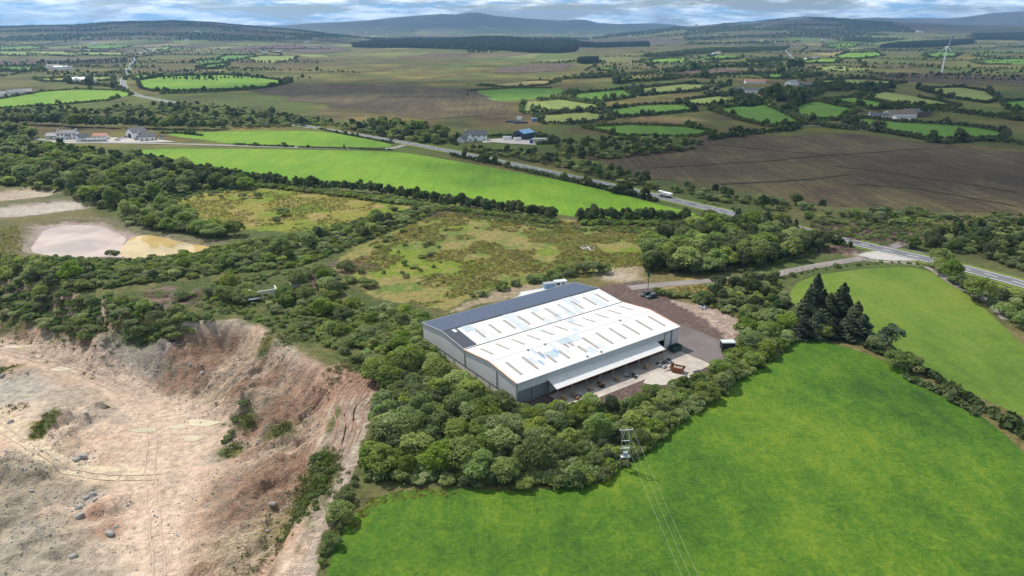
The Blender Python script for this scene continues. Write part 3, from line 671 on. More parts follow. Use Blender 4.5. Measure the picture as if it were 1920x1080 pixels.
# roads
def tarmac(name, c, sc=.8):
    t = NT(name); p = pos(t)
    f = t.math('ADD', t.math('MULTIPLY', t.noise(p, .12, 4), .6), t.math('MULTIPLY', t.noise(p, sc * 3, 4, .7), .4))
    return t.set(Base_Color=t.ramp(f, [(.35, tuple(x * .75 for x in c)), (.65, tuple(x * 1.25 for x in c))]), Roughness=.85, Specular_IOR_Level=.2)
M_ROAD = tarmac('road_tarmac', (.125, .125, .13)); M_LINE = plain('road_paint', (.72, .72, .7), .6, .15, 2); M_LANE = tarmac('lane_tarmac', (.21, .2, .185)); M_TRACK = tarmac('track_dirt', (.19, .165, .15), .4)
M_VERGE = grass_mat('verge_grass', (.07, .11, .02), (.11, .145, .025), (.19, .17, .055), .05, .3, 1.5, .6)
ROAD_PX = [(2080, 592), (1990, 557), (1897, 527), (1747, 489), (1613, 459), (1513, 434), (1407, 409), (1280, 380), (1165, 353), (1073, 332), (940, 304), (840, 283), (750, 266), (640, 248), (587, 239), (500, 226), (427, 211), (333, 194), (280, 184), (252, 178), (236, 168), (229, 158), (232, 146), (240, 130), (248, 116), (257, 104), (266, 97), (290, 89), (326, 81)]
ROAD = smooth_line(Gs(ROAD_PX), 3)
ribbon('verge', ROAD, 14, M_VERGE, .16, label='grass verges along the main road', cat='verge')
ribbon('road', ROAD, 8.8, M_ROAD, .28, label='grey main road crossing the country diagonally', cat='road')
rd = [o for o in COL.objects if o.name == 'road'][0]
ribbon('centre_line', ROAD[:], .28, M_LINE, .30, dash=(5, 5), parent=rd)
for s in (-1, 1): ribbon('edge_line', ROAD, .26, M_LINE, .30, off=s * 3.6, parent=rd)
LANE = smooth_line(Gs([(758, 272), (738, 279), (690, 280), (600, 278), (430, 273), (330, 270), (250, 268.5), (180, 268), (90, 264), (0, 252)]), 2)
ribbon('lane', LANE, 6.0, M_LANE, .22, label='narrow lane from the main road to the white farmstead', cat='lane')
TRACK = smooth_line(Gs([(1700, 484), (1650, 480), (1600, 487), (1500, 504), (1440, 518), (1400, 523), (1300, 529), (1230, 535), (1180, 540)]), 2)
ribbon('track', TRACK, 4.8, M_TRACK, .08, label='dirt access track from the main road to the yard', cat='track')
ribbon('track', smooth_line(Gs([(1650, 468), (1690, 460), (1712, 450), (1740, 446)]), 2), 5, M_TRACK, .20, label='short gravel track on the far side of the main road', cat='track')
ribbon('lane', smooth_line(Gs([(1470, 92), (1478, 100), (1486, 108), (1488, 121)]), 1), 9, M_LANE, .6, label='far pale lane running up between sunlit fields', cat='lane')
ribbon('lane', smooth_line(Gs([(1500, 236), (1560, 238), (1620, 246)]), 1), 4, M_LANE, .6, label='thin lane below the big farm', cat='lane')
ribbon('track', smooth_line(Gs([(1890, 600), (1850, 560), (1800, 540), (1755, 508), (1740, 500)]), 2), 4, M_TRACK, .1, label='stony path behind the hedge at the road bend', cat='track')
drape('lay_by', smooth_poly(Gs([(1600, 478), (1650, 470), (1700, 478), (1742, 489), (1690, 490), (1640, 488)]), 1), plain('pale_gravel', (.33, .31, .28), .9, .2, .3), .22, 3, label='pale gravel mouth of the access track', cat='lay-by')

grass_mat('bog_drain', (.018, .016, .011), (.032, .030, .016), (.07, .085, .022), .03, .09, .6, .6)
for (px, w_, mt, lab) in (([(1160, 318), (1280, 311), (1480, 297), (1613, 287), (1780, 275)], 2.2, 'bog_drain', 'dark drain crossing the wide dark bog'), ([(1350, 345), (1440, 341), (1560, 331), (1590, 326)], 2.0, 'bog_drain', 'dark cut edge in the middle of the wide dark bog'), ([(1600, 345), (1690, 350), (1760, 362), (1900, 388)], 1.6, 'bog_drain', 'faint drain in the near part of the wide dark bog'), ([(1560, 310), (1700, 330), (1900, 360)], 1.6, 'bog_drain', 'long dark furrow across the wide dark bog'), ([(1330, 270), (1420, 280), (1560, 292)], 1.6, 'bog_drain', 'dark furrow at the far side of the wide dark bog')):
    ribbon('drain', wiggle(smooth_line(Gs(px), 2), 14, 40), w_, bpy.data.materials[mt], .32, label=lab, cat='drain')

M_RUT = plain('wheel_rut', (.385, .285, .21), .95, .2, .5); M_RUT2 = plain('pale_wheel_rut', (.46, .36, .27), .95, .2, .5); M_RUTR = plain('red_wheel_rut', (.25, .15, .105), .95, .25, .5)
def tracks(px, z, mat, words, gaps=(-1.1, 1.1)):
    L = smooth_line([pit(*p) for p in px] if z else flats(px), 3)
    for g in gaps: tag(ribbon('wheel_track', wiggle(L, 1.6, 14), .32, mat, .13, off=g, step=.8, label=words, cat='wheel track'), group='wheel tracks in the quarry')
for px, w_ in (([(-40, 645), (80, 676), (170, 704), (250, 742), (290, 800), (280, 900), (300, 1090)], 'faint wheel ruts along the main haul road'), ([(-30, 775), (50, 838), (100, 880), (200, 896), (310, 890)], 'faint wheel ruts on the branch haul road')):
    tracks(px, True, M_RUT, w_)
for k, px in enumerate(([(694, 712), (668, 738), (650, 775), (655, 812), (640, 850)], [(680, 705), (645, 725), (630, 760), (640, 800), (622, 860)], [(700, 740), (672, 760), (668, 800), (655, 830)])): tracks(px, False, M_RUTR, 'curving red wheel ruts on the quarry bank top')

# water
def water_mat(name, c, rough=.08):
    t = NT(name); p = pos(t)
    col = t.ramp(t.noise(p, .05, 4, .6, .6), [(.38, tuple(x * .8 for x in c)), (.62, tuple(min(1, x * 1.2) for x in c))])
    return t.set(Base_Color=col, Roughness=rough, Specular_IOR_Level=.5, Normal=t.bump(t.noise(p, .8, 3), .04, .05))
M_SILT = water_mat('silty_water', (.40, .29, .12)); M_PUD = water_mat('puddle_water', (.42, .355, .235), .1); M_PALE = water_mat('pale_water', (.37, .275, .215), .16)
drape('pond', smooth_poly(flats([(222, 468), (240, 450), (258, 441), (300, 443), (345, 457), (396, 462), (390, 473), (350, 482), (268, 487), (230, 484)], -1.2), 1), M_SILT, .25, 6, label='yellow silty water in the settling pond', cat='pond')
drape('pond', smooth_poly(flats([(52, 472), (72, 446), (82, 430), (130, 421), (188, 423), (212, 433), (240, 446), (228, 462), (226, 470), (234, 484), (205, 480), (150, 485), (95, 480)], -1.2), 1), M_PALE, .22, 6, label='pinkish shallow water film in the settling pond', cat='pond')
for (px, py, a, b) in PUDDLES:
    q = pit(px, py, -PIT_D - .2)
    n = 14; ph = random.random() * 6
    poly = [(q[0] + math.cos(k * 2 * math.pi / n) * a * (1 + .28 * math.sin(3 * k * 2 * math.pi / n + ph)), q[1] + math.sin(k * 2 * math.pi / n) * b * (1 + .25 * math.cos(2 * k * 2 * math.pi / n + ph))) for k in range(n)]
    drape('puddle', poly, M_PUD, .07, 50, label='cream coloured puddle on the quarry floor', cat='puddle')['group'] = 'puddles on the quarry floor'
drape('pool', smooth_poly(flats([(1085, 460), (1105, 457), (1118, 464), (1112, 470), (1092, 468)]), 1), water_mat('clear_water', (.3, .3, .29), .05), .06, 50, label='small grey pool in the rough grass', cat='pool')

# ------------------------------------------------------------------ warehouse
WA = -.9387; WO = (-26.65, 194.76, 0.0); WW, WL = 47.2, 59.8
HE, HR, HV = 6.65, 8.0, 6.75; XR1, XV, XR2 = 11.66, 23.3, 35.25
wh = empty('warehouse', WO, WA, label='large grey clad warehouse with a double pitched white and slate blue roof', cat='warehouse')
M_CLAD = sheet('grey_cladding', (.50, .49, .48), .9, 0, .16, .6, .06); M_CLADF = sheet('front_cladding', (.46, .49, .50), .9, 1, .12)
M_BLOCK = plain('block_wall', (.56, .53, .49), .9, .2, .6); M_WHITE = sheet('white_cement_roof', (.56, .55, .535), 1.05, 1, .2, .7, laps=3.1)
M_SLATE = sheet('slate_blue_roof', (.050, .066, .105), 1.0, 1, .10, .45); M_SLATE2 = sheet('dark_grey_roof', (.045, .05, .065), .5, 0, .15, .5)
M_SKYL = sheet('weathered_skylight', (.29, .25, .22), .3, 1, .3); M_PATCH = sheet('grey_blue_sheet', (.35, .41, .44), .5, 1, .15); M_PATCHB = sheet('pale_sheet', (.43, .46, .47), .5, 1, .12)
M_BLUE = plain('blue_sheet', (.16, .30, .55), .5, .2, 2); M_DARK = plain('painted_opening_shade', (.012, .013, .015), .9, .3, 1); M_STEEL = plain('grey_steel', (.30, .31, .32), .5, .2, 2, .3)  # the near-black colour paints the shade inside open doorways
M_RUST = plain('rusty_steel', (.22, .085, .035), .85, .5, 1.5); M_RUSTED = plain('rust_stained_trim', (.62, .36, .24), .8, .35, .5); M_BLACK = plain('black_metal', (.02, .022, .025), .5, .3, 2)
M_DOOR = sheet('grey_door', (.17, .19, .20), .4, 1, .15); M_CONC = plain('stained_shaded_concrete', (.33, .285, .245), .9, .4, .25); M_RUBBLE = plain('pale_rubble', (.37, .33, .28), .95, .3, .6)  # apron concrete: stains, plus a base colour darkened for the building's shade
M_WOOD = plain('pallet_wood', (.33, .23, .14), .85, .35, 3); M_OFFW = plain('offwhite_paint', (.74, .73, .70), .6, .15, 1)
def wpart(name, mat, f, parent=wh, **k):
    m = MB(); f(m); return m.obj(name, mat, parent, **k)
PROF = [(0, HE), (XR1, HR), (XV, HV), (XR2, HR), (WW, HE)]
def zr(x): return float(np.interp(x, [p[0] for p in PROF], [p[1] for p in PROF]))
# gable walls: blockwork below, cladding above, one piece to each bay
for y0, sgn in ((0.0, -1), (WL, 1)):
    for xa, xm, xb in ((0.0, XR1, XV), (XV, XR2, WW)):
        wpart('gable_cladding', M_CLAD, lambda m: m.prism([(xa, 1.6), (xb, 1.6), (xb, zr(xb) - .1), (xm, zr(xm) - .1), (xa, zr(xa) - .1)], 'y', y0 - .12, y0 + .12))
    wpart('block_plinth', M_BLOCK, lambda m: m.box((WW / 2, y0, .5), (WW - .4, .36, 2.2)))
    for xx in (6.4, 12.3, 17.4, 29, 35.2, 41): wpart('pilaster', M_STEEL, lambda m: m.box((xx, y0 + sgn * .2, .78), (.28, .14, 1.6)))
    wpart('drip_flashing', M_BLACK, lambda m: m.box((WW / 2, y0 + sgn * .2, 1.62), (WW - .3, .1, .14)))
    for xx in (XV - .15, 38.6): wpart('downpipe', M_STEEL, lambda m: m.box((xx, y0 + sgn * .2, 4.1), (.3, .16, 4.9)))
wpart('side_wall', M_CLADF, lambda m: m.box((.1, WL / 2, 3.3), (.25, WL - .3, 6.5)))
# long front: clad band over bays
wpart('front_band', M_CLADF, lambda m: m.box((WW - .12, 26.9, 5.3), (.24, 53.6, 2.6)))
wpart('front_wall', M_CLADF, lambda m: m.box((WW - .12, 55.25, 3.3), (.24, 2.3, 6.58)))
wpart('front_wall', M_CLAD, lambda m: m.box((WW - .12, 58.5, 3.3), (.24, 2.5, 6.58)))
wpart('sliding_door', M_DOOR, lambda m: m.box((WW - .3, 56.8, 3.2), (.2, .9, 6.4)))
for ya, yb in ((.3, 5.2), (5.5, 10.3)): wpart('sliding_door', M_DOOR, lambda m: m.box((WW - .55, (ya + yb) / 2, 2.0), (.2, yb - ya, 4.0)))
wpart('corner_post', M_STEEL, lambda m: m.box((WW - .1, .0, 3.3), (.4, .34, 6.6)))
for yy in (5.35, 10.6, 17, 24, 31, 38, 45, 49.9): wpart('frame_post', M_STEEL, lambda m: m.box((WW - .2, yy, 2.0), (.3, .3, 4.0)))
wpart('door_shade_panel', M_DARK, lambda m: m.box((WW - 3.0, 52, 2.05), (.2, 4.0, 4.1)))  # black panel inside the doorway, standing for the interior's shade
for k, (ya, yb) in enumerate(((10.8, 16.8), (17.2, 23.8), (24.2, 30.8), (31.2, 37.8), (38.2, 44.8), (45.2, 49.7))):
    wpart('bay_wall', M_DOOR if k % 2 else M_CLADF, lambda m: m.box((WW - 1.0, (ya + yb) / 2, 2.0), (.2, yb - ya, 4.0)))
wpart('bay_ceiling', M_STEEL, lambda m: m.box((WW - 1.7, 26.9, 4.08), (2.7, 53.4, .1)))
wpart('wall_light', M_STEEL, lambda m: m.box((WW + .06, 54.7, 5.6), (.16, .4, .4)))
# roof
def slope(name, mat, xa, za, xb, zb, ya=-.25, yb=WL + .25, up=0.0, t=.12, parent=wh):
    return wpart(name, mat, lambda m: m.slab((xa, ya, za + up), (xb, ya, zb + up), (xb, yb, zb + up), (xa, yb, zb + up - (zb - za)), t), parent)
RS = [slope('roof_slope', M_SLATE, -.35, HE - .04, XR1, HR), slope('roof_slope', M_WHITE, XR1 + .01, HR, XV - .25, HV + .03), slope('roof_slope', M_WHITE, XV + .25, HV + .03, XR2, HR), slope('roof_slope', M_WHITE, XR2 + .01, HR, WW + .3, HE - .03)]
RS[0]['label'] = 'slate blue profiled metal roof slope'
def onroof(name, mat, xa, xb, ya, yb, up, parent): return slope(name, mat, xa, zr(xa), xb, zr(xb), ya, yb, up, .05, parent)
onroof('roof_repair', M_SLATE2, 11.9, 22.75, -.2, 4.3, .05, RS[1])['label'] = 'dark grey replaced end sheets'
onroof('roof_patch', M_PATCHB, 12.2, 14.0, 2.4, 3.5, .12, RS[1])
rr = random.Random(3)
for i in range(11):
    y = 3.3 + 5.3 * i
    for si, (xa, xb) in enumerate(((14.5, 20.7), (25.9, 32.0), (37.95, 44.9))):
        if si == 0 and i == 0: continue
        if si == 2 and i in (2, 3, 4):
            a = {2: [(38.0, 40.6), (40.6, 44.8)], 3: [(40.3, 44.9)], 4: [(38.1, 40.5), (41.0, 44.8)]}[i]
            for k, (p, q) in enumerate(a): onroof('skylight', M_SKYL, p, q, y - .35 + k * .9, y + .45 + k * .9, .045, RS[3])
        else:
            onroof('skylight', M_SKYL, xa + rr.uniform(-.15, .15), xb + rr.uniform(-.15, .15), y - .42, y + .42, .045, RS[si + 1])
for si, x0, rows in ((1, 12.0, 3), (2, 23.9, 3), (3, 35.6, 3)):
    n = (26, 9, 12)[si - 1]
    for k in range(n):
        row = rr.randrange(rows); xa = x0 + row * 3.6; ya = rr.choice([1, 1, 1]) * rr.uniform(5.5 if si == 1 else 1, 57); wd = rr.choice((1.0, 1.0, 2.0, 3.0)); ln = rr.choice((3.4, 3.4, 5.0, 7.0)) if si == 1 else 3.3
        if si == 3 and k < 9: ya = rr.uniform(10, 31)
        if si == 2: ya = rr.uniform(22, 38)
        onroof('roof_patch', rr.choice((M_PATCH, M_PATCHB, M_PATCHB)), xa, min(xa + ln, x0 + 10.8), ya, ya + wd, .018 + .0016 * k, RS[si])
for xa, ya in ((41.5, 11.0), (39.2, 13.2), (39.0, 18.0)): onroof('roof_patch', M_BLUE, xa, xa + 2.4, ya, ya + .6, .075, RS[3])
onroof('roof_patch', M_RUST, 38.2, 40.4, 22.6, 23.0, .075, RS[3])
for xr, mt in ((XR1, M_BLACK), (XR2, M_WHITE)):
    wpart('ridge_cap', mt, lambda m: m.prism([(xr - .45, HR - .01), (xr, HR + .09), (xr + .45, HR - .01)], 'y', -.3, WL + .3))
wpart('valley_gutter', M_BLACK, lambda m: m.box((XV, WL / 2, HV - .06), (.62, WL + .4, .12)))
for xe in (-.45, WW + .4): wpart('eave_gutter', M_STEEL, lambda m: m.box((xe, WL / 2, HE - .16), (.22, WL + .5, .18)))
for y0 in (-.3, WL + .3):
    for (xa, xb) in ((-.35, XR1), (XR1, XV), (XV, XR2), (XR2, WW + .3)):
        za, zb = (HE if xa < 0 else zr(xa)), (HE if xb > WW else zr(xb))
        wpart('verge_trim', M_RUSTED if xa >= XV else M_STEEL, lambda m: m.slab((xa, y0 - .12, za + .07), (xb, y0 - .12, zb + .07), (xb, y0 + .12, zb + .07), (xa, y0 + .12, za + .07), .28))
for (x, y) in ((36.0, 46.5), (35.9, 18), (46.6, 24), (36, 12), (46.7, 29)): wpart('roof_vent', M_STEEL, lambda m: m.box((x, y, zr(x) + .15), (.45, .6, .4)))
# canopy over the front bays
cz0, cz1 = 4.75, 3.45
can = wpart('canopy', M_WHITE, lambda m: m.slab((WW + .02, 9.7, cz0), (51.2, 9.7, cz1), (51.2, 50.0, cz1), (WW + .02, 50.0, cz0), .1))
wpart('canopy_edge', M_RUST, lambda m: m.box((51.24, 29.85, cz1 - .12), (.08, 40.3, .22)), can)
for k in range(9):
    yy = 10.2 + k * 4.9
    wpart('canopy_post', M_STEEL, lambda m: m.box((50.9, yy, cz1 / 2 - .1), (.16, .16, cz1 - .05)), can)
    wpart('canopy_rafter', M_STEEL, lambda m: m.slab((WW, yy - .08, cz0 - .12), (51.1, yy - .08, cz1 - .12), (51.1, yy + .08, cz1 - .12), (WW, yy + .08, cz0 - .12), .22), can)

# ------------------------------------------------------------------ the yard
def WP(x, y, z=0.0):
    c, s = math.cos(WA), math.sin(WA); return Vector((WO[0] + c * x - s * y, WO[1] + s * x + c * y, z))
def wpoly(pts): return [tuple(WP(*p)[:2]) for p in pts]
drape('concrete_apron', wpoly([(47.6, 10), (56.2, 10), (56.2, 36), (56.2, 47.2), (61.8, 47.6), (61.2, 58.6), (52.4, 58.4), (47.6, 57.5)]), M_CONC, .055, 3, label='stained concrete apron, coloured darker for shade, in front of the warehouse canopy', cat='apron')
drape('gravel_patch', smooth_poly(wpoly([(56.0, 34), (61.5, 37), (64, 47), (61.0, 48.5), (56.3, 47.3)]), 1), M_RUBBLE, .04, 3, label='pale rubble strip beside the rusty skip', cat='gravel')
drape('tarmac_yard', wpoly([(47.6, 57.6), (52.3, 58.6), (61, 58.8), (62.5, 64), (58, 70), (50, 74), (38, 74), (30, 72), (24, 60.6), (47.6, 60.6)]), tarmac('yard_tarmac', (.125, .105, .10)), .05, 3, label='dark worn tarmac beside the warehouse gable', cat='yard')
def skip(loc, rz, mat, L, W, Hh, words, load=None):
    r = empty('skip', loc, rz, label=words, cat='skip')
    a, b, t = L / 2, W / 2, .07
    MB().prism([(-a * .72, .15), (a * .72, .15), (a * .74, .22), (-a * .74, .22)], 'y', -b, b).obj('floor', mat, r)
    for s in (-1, 1):
        MB().prism([(-a * .72, .2), (a * .72, .2), (a, Hh), (-a, Hh)], 'y', s * b - t / 2, s * b + t / 2).obj('side_panel', mat, r)
        MB().slab((s * a * .72, -b, .2), (s * a * .72, b, .2), (s * a, b, Hh), (s * a, -b, Hh), t).obj('end_panel', mat, r)
        for k in range(4): MB().box((-a * .6 + k * a * .4, s * (b + .06), Hh * .55), (.09, .08, Hh * .75)).obj('rib', mat, r)
        MB().box((0, s * b, Hh + .03), (L, .12, .08)).obj('rim', mat, r)
    if load:
        m = MB()
        for k in range(22): m.box((rr.uniform(-.6, .6) * a, rr.uniform(-.7, .7) * b, Hh * .6 + rr.uniform(0, .3)), (rr.uniform(.2, .9), rr.uniform(.15, .5), rr.uniform(.1, .3)), rr.uniform(0, 3))
        m.obj('rubble_load', load, r)
    return r
skip(WP(58.3, 47.4, .06), WA + .45, M_RUST, 3.9, 2.2, 1.5, 'rusty open skip half full of rubble on the yard', M_RUBBLE)
skip(WP(48.9, 57.0, .06), WA + 1.57, plain('green_skip_paint', (.03, .06, .045), .5, .3, 1), 4.0, 2.0, 1.7, 'dark green skip against the warehouse corner', M_BLACK)
# livestock-type box trailer with a pale roof
t = empty('box_trailer', WP(57.8, 69.6, .06), WA + .95, label='black box trailer with pale roof standing alone on the yard', cat='trailer')
MB().box((0, 0, 1.75), (3.9, 2.3, 2.3)).obj('body', M_BLACK, t)
MB().prism([(-1.2, 2.92), (1.2, 2.92), (1.0, 3.12), (-1.0, 3.12)], 'x', -2.0, 2.0).obj('roof', M_PATCHB, t)
MB().box((0, 0, .5), (4.1, 2.2, .18)).obj('chassis', M_STEEL, t)
for sx in (-.55, .55):
    for sy in (-1.05, 1.05): MB().tube((sx, sy - .12, .36), (sx, sy + .12, .36), .36, None, 14).obj('wheel', M_BLACK, t)
MB().tube((2.0, 0, .5), (3.3, 0, .5), .06).box((3.3, 0, .35), (.1, .1, .6)).obj('drawbar', M_STEEL, t)
MB().box((1.98, 0, 1.7), (.06, 2.0, 2.0)).obj('tail_door', M_BLACK, t)
for dx, dz in ((0, 1.0), (0, 2.6)): MB().box((2.0, dx, dz), (.06, 2.1, .08)).obj('door_bar', M_STEEL, t)

def car(loc, rz, paint, words, group=None, L=4.4, suv=False):
    r = empty('parked_car', loc, rz, label=words, cat='car', group=group)
    hb = .78 if not suv else .95; ht = 1.45 if not suv else 1.75; w = .88
    MB_ = MB()
    side = [(-L / 2, .35), (L / 2, .35), (L / 2, .62), (L / 2 - .25, hb - .05), (L / 2 - 1.15, hb), (-L / 2 + .35, hb + .04), (-L / 2, hb - .12)]
    MB_.prism(side, 'y', -w, w)
    o = MB_.obj('body', paint, r)
    bv = o.modifiers.new('bevel', 'BEVEL'); bv.width = .1; bv.segments = 2
    cab = [(L / 2 - 1.3, hb - .02), (L / 2 - 2.05, ht - .06), (-L / 2 + 1.0, ht - .06), (-L / 2 + .35, hb)]
    m = MB(); V = []
    for s, k in ((-1, 0), (1, 0)):
        for (x, z) in cab: V.append((x, s * (w - .06 - (.16 if z > hb + .1 else 0)), z))
    m.add(V, [(0, 1, 2, 3), (7, 6, 5, 4), (0, 4, 5, 1), (1, 5, 6, 2), (2, 6, 7, 3)]); m.obj('windows', M_GLASS, r)
    MB().box(((cab[1][0] + cab[2][0]) / 2, 0, ht - .03), (cab[1][0] - cab[2][0] + .1, 1.42, .07)).obj('roof', paint, r)
    for sx in (L / 2 - .8, -L / 2 + .8):
        for s in (-1, 1):
            wo = MB().tube((sx, s * (w - .2), .32), (sx, s * (w + .02), .32), .32, None, 14).obj('wheel', M_BLACK, r)
            MB().tube((sx, s * (w + .02), .32), (sx, s * (w + .04), .32), .19, None, 10).obj('rim', M_STEEL, wo)
    for s in (-1, 1):
        MB().box((L / 2 - .06, s * .62, .66), (.12, .36, .14)).obj('headlight', M_OFFW, r)
        MB().box((-L / 2 + .04, s * .66, .72), (.1, .3, .14)).obj('tail_light', M_REDL, r)
        MB().box((L / 2 - 1.5, s * (w + .08), hb + .1), (.14, .16, .12)).obj('mirror', paint, r)
    return r
t_ = NT('car_glass'); M_GLASS = t_.set(Base_Color=(.02, .025, .03, 1), Roughness=.06, Specular_IOR_Level=.6)
M_REDL = plain('tail_light', (.35, .02, .02), .3, .1, 1)
def carpaint(name, c): t = NT(name); return t.set(Base_Color=C4(c), Roughness=.25, Specular_IOR_Level=.5, Coat_Weight=.5)
P_BLACK = carpaint('black_car_paint', (.012, .013, .016)); P_GREY = carpaint('dark_blue_car_paint', (.02, .028, .04)); P_WHITE = carpaint('white_car_paint', (.75, .75, .74)); P_SILV = carpaint('silver_car_paint', (.4, .41, .43)); P_RED = carpaint('red_car_paint', (.3, .03, .03)); P_BLUE = carpaint('blue_car_paint', (.05, .1, .25))
car((*flat(1211, 554), .07), R(205), P_BLACK, 'black car parked next to the yard entrance, nearer the pole', L=4.3)
car((*flat(1222, 558), .07), R(205), P_GREY, 'dark blue grey car parked beside the black one', L=4.5)
# lamp pole with green sign at the yard entrance
q = flat(1214.6, 546)
t = empty('sign_pole', (*q, 0), R(20), label='tall thin pole with a small green board beside the parked cars', cat='pole')
MB().tube((0, 0, 0), (0, 0, 7.6), .13, .09).obj('pole', M_BLACK, t); MB().box((0, .1, 6.3), (1.1, .06, 1.5)).obj('board', plain('green_board', (.02, .13, .10), .5, .2, 2), t); MB().box((.9, .05, .9), (1.4, .06, 1.1)).obj('notice', M_OFFW, t)
# clutter
def bag(loc, s, words):
    r = empty('bulk_bag', loc, rr.uniform(0, 3), label=words, cat='bag', group='white bags at the apron edge')
    m = MB(); n = 10
    rings = [(0, .8), (.25, 1.0), (.6, .95), (.85, .75), (.98, .35)]
    V = [(math.cos(2 * math.pi * k / n) * q * s * rr.uniform(.85, 1.1), math.sin(2 * math.pi * k / n) * q * s * rr.uniform(.85, 1.1), z * s * 1.3) for z, q in rings for k in range(n)]
    m.add(V, [(a * n + k, a * n + (k + 1) % n, (a + 1) * n + (k + 1) % n, (a + 1) * n + k) for a in range(4) for k in range(n)] + [tuple(range(4 * n, 5 * n))])
    m.obj('sack', M_OFFW, r)
    for s2 in (-1, 1): MB().tube((s2 * s * .4, 0, 1.15 * s), (s2 * s * .15, .1, 1.5 * s), .05, .04, 6).obj('loop', M_OFFW, r)
bag(WP(62.0, 57.8, .02), .75, 'white bulk bag at the apron corner beside the bushes')
t = empty('trestle_table', WP(63.0, 50.0, 0), .4, label='dark steel trestle table at the edge of the yard bushes', cat='table')
MB().box((0, 0, 1.2), (2.2, 1.2, .1)).obj('top', M_BLACK, t)
for sx in (-.95, .95):
    for sy in (-.5, .5): MB().tube((sx, sy, 0), (sx, sy, 1.17), .05).obj('leg', M_STEEL, t)
MB().box((.4, .1, 1.45), (.5, .4, .4)).obj('vice', M_STEEL, t)
def pallet_stack(loc, rz, n, words):
    r = empty('pallet_stack', loc, rz, label=words, cat='pallets', group='pallet stacks under the canopy')
    for k in range(n):
        m = MB()
        for j in range(5): m.box((0, -.5 + j * .25, .13), (1.2, .12, .03))
        for j in (-.5, 0, .5): m.box((j, 0, .06), (.12, 1.1, .1))
        o = m.obj('pallet', M_WOOD, r); o.location = (rr.uniform(-.05, .05), rr.uniform(-.05, .05), k * .15); o.rotation_euler = (0, 0, rr.uniform(-.1, .1))
for (x, y, n, w_) in ((51.9, 11.4, 9, 'tall pallet stack at the low end of the canopy'), (52.2, 20.5, 6, 'pallet stack standing out from under the canopy middle'), (52.4, 30, 7, 'pallet stack beside dark scrap below the canopy'), (52.0, 41.5, 10, 'pallet stack near the far bays of the canopy')):
    pallet_stack(WP(x, y, .06), WA + rr.uniform(-.2, .2), n, w_)
def scrap(loc, rz, mat, n, sz, words, nm='scrap_heap'):
    r = empty(nm, loc, rz, label=words, cat='scrap heap')
    for k in range(n):
        m = MB(); 
        if k % 3 == 0: m.tube((rr.uniform(-sz, sz), rr.uniform(-sz, sz), .1), (rr.uniform(-sz, sz), rr.uniform(-sz, sz), rr.uniform(.3, .9)), .09, None, 6)
        else: m.box((rr.uniform(-sz, sz), rr.uniform(-sz, sz) * .6, rr.uniform(.15, .5)), (rr.uniform(.4, 1.4), rr.uniform(.3, .8), rr.uniform(.2, .7)), rr.uniform(0, 3))
        m.obj('scrap_piece', mat[k % len(mat)], r)
scrap(WP(52.6, 34.5, .06), 0, [M_BLACK, M_STEEL, M_BLACK], 14, 1.8, 'dark scrap metal lying in front of the canopy middle')
scrap(WP(52.2, 15.5, .06), 1, [M_BLACK, M_RUST, M_STEEL], 12, 1.4, 'rusty scrap heap near the low end of the canopy')
scrap(WP(52.0, 24.5, .06), 2, [M_RUST, M_BLACK, M_WOOD], 12, 1.5, 'brown scrap and timber heap below the canopy')
scrap(WP(53.2, 46.0, .06), 2, [M_BLACK, M_STEEL], 9, 1.5, 'flat dark scrap near the open warehouse door')
scrap(WP(52.9, 49.6, .06), 1, [M_BLACK, M_BLACK, M_STEEL], 8, 1.6, 'black scrap beside the open warehouse door')
scrap((*flat(1320, 577), 0), .5, [M_OFFW, M_STEEL, M_PATCHB], 12, 1.7, 'pale rubble pile at the foot of the yard bushes', 'rubble_pile')
for k, (x, y) in enumerate(((43.7, 0), (0, 0))): pass
# sheds of materials behind the warehouse
q = G(1029, 541); t = empty('storage_tank', q, .3, label='blue storage box behind the slate blue roof edge', cat='tank'); MB().box((0, 0, 1.1), (4.2, 2.2, 2.2)).obj('body', plain('faded_blue', (.22, .33, .46), .6, .2, 1), t); MB().box((0, 0, 2.24), (4.3, 2.3, .1)).obj('lid', M_STEEL, t)
q = G(1050, 537.5); t = empty('site_cabin', q, .3, label='white cabin behind the slate blue roof edge', cat='cabin'); MB().box((0, 0, 1.2), (4.6, 2.4, 2.2)).obj('body', M_OFFW, t); MB().box((0, 0, 2.36), (4.8, 2.6, .12)).obj('roof', M_PATCHB, t); MB().box((.8, -1.31, 1.2), (.9, .06, 2.0)).obj('door', M_STEEL, t); MB().box((-1.2, -1.31, 1.6), (1.2, .06, .8)).obj('window', M_GLASS, t)
q = G(1010, 549); t = empty('sheet_stack', q, .45, label='long low stack of sheets lying behind the warehouse', cat='stack')
for k in range(4): MB().box((rr.uniform(-.3, .3), k * 1.3 - 2, .25), (19 - k * 2, 1.1, .5)).obj('sheet_pile', M_PATCHB if k % 2 else M_BLOCK, t)

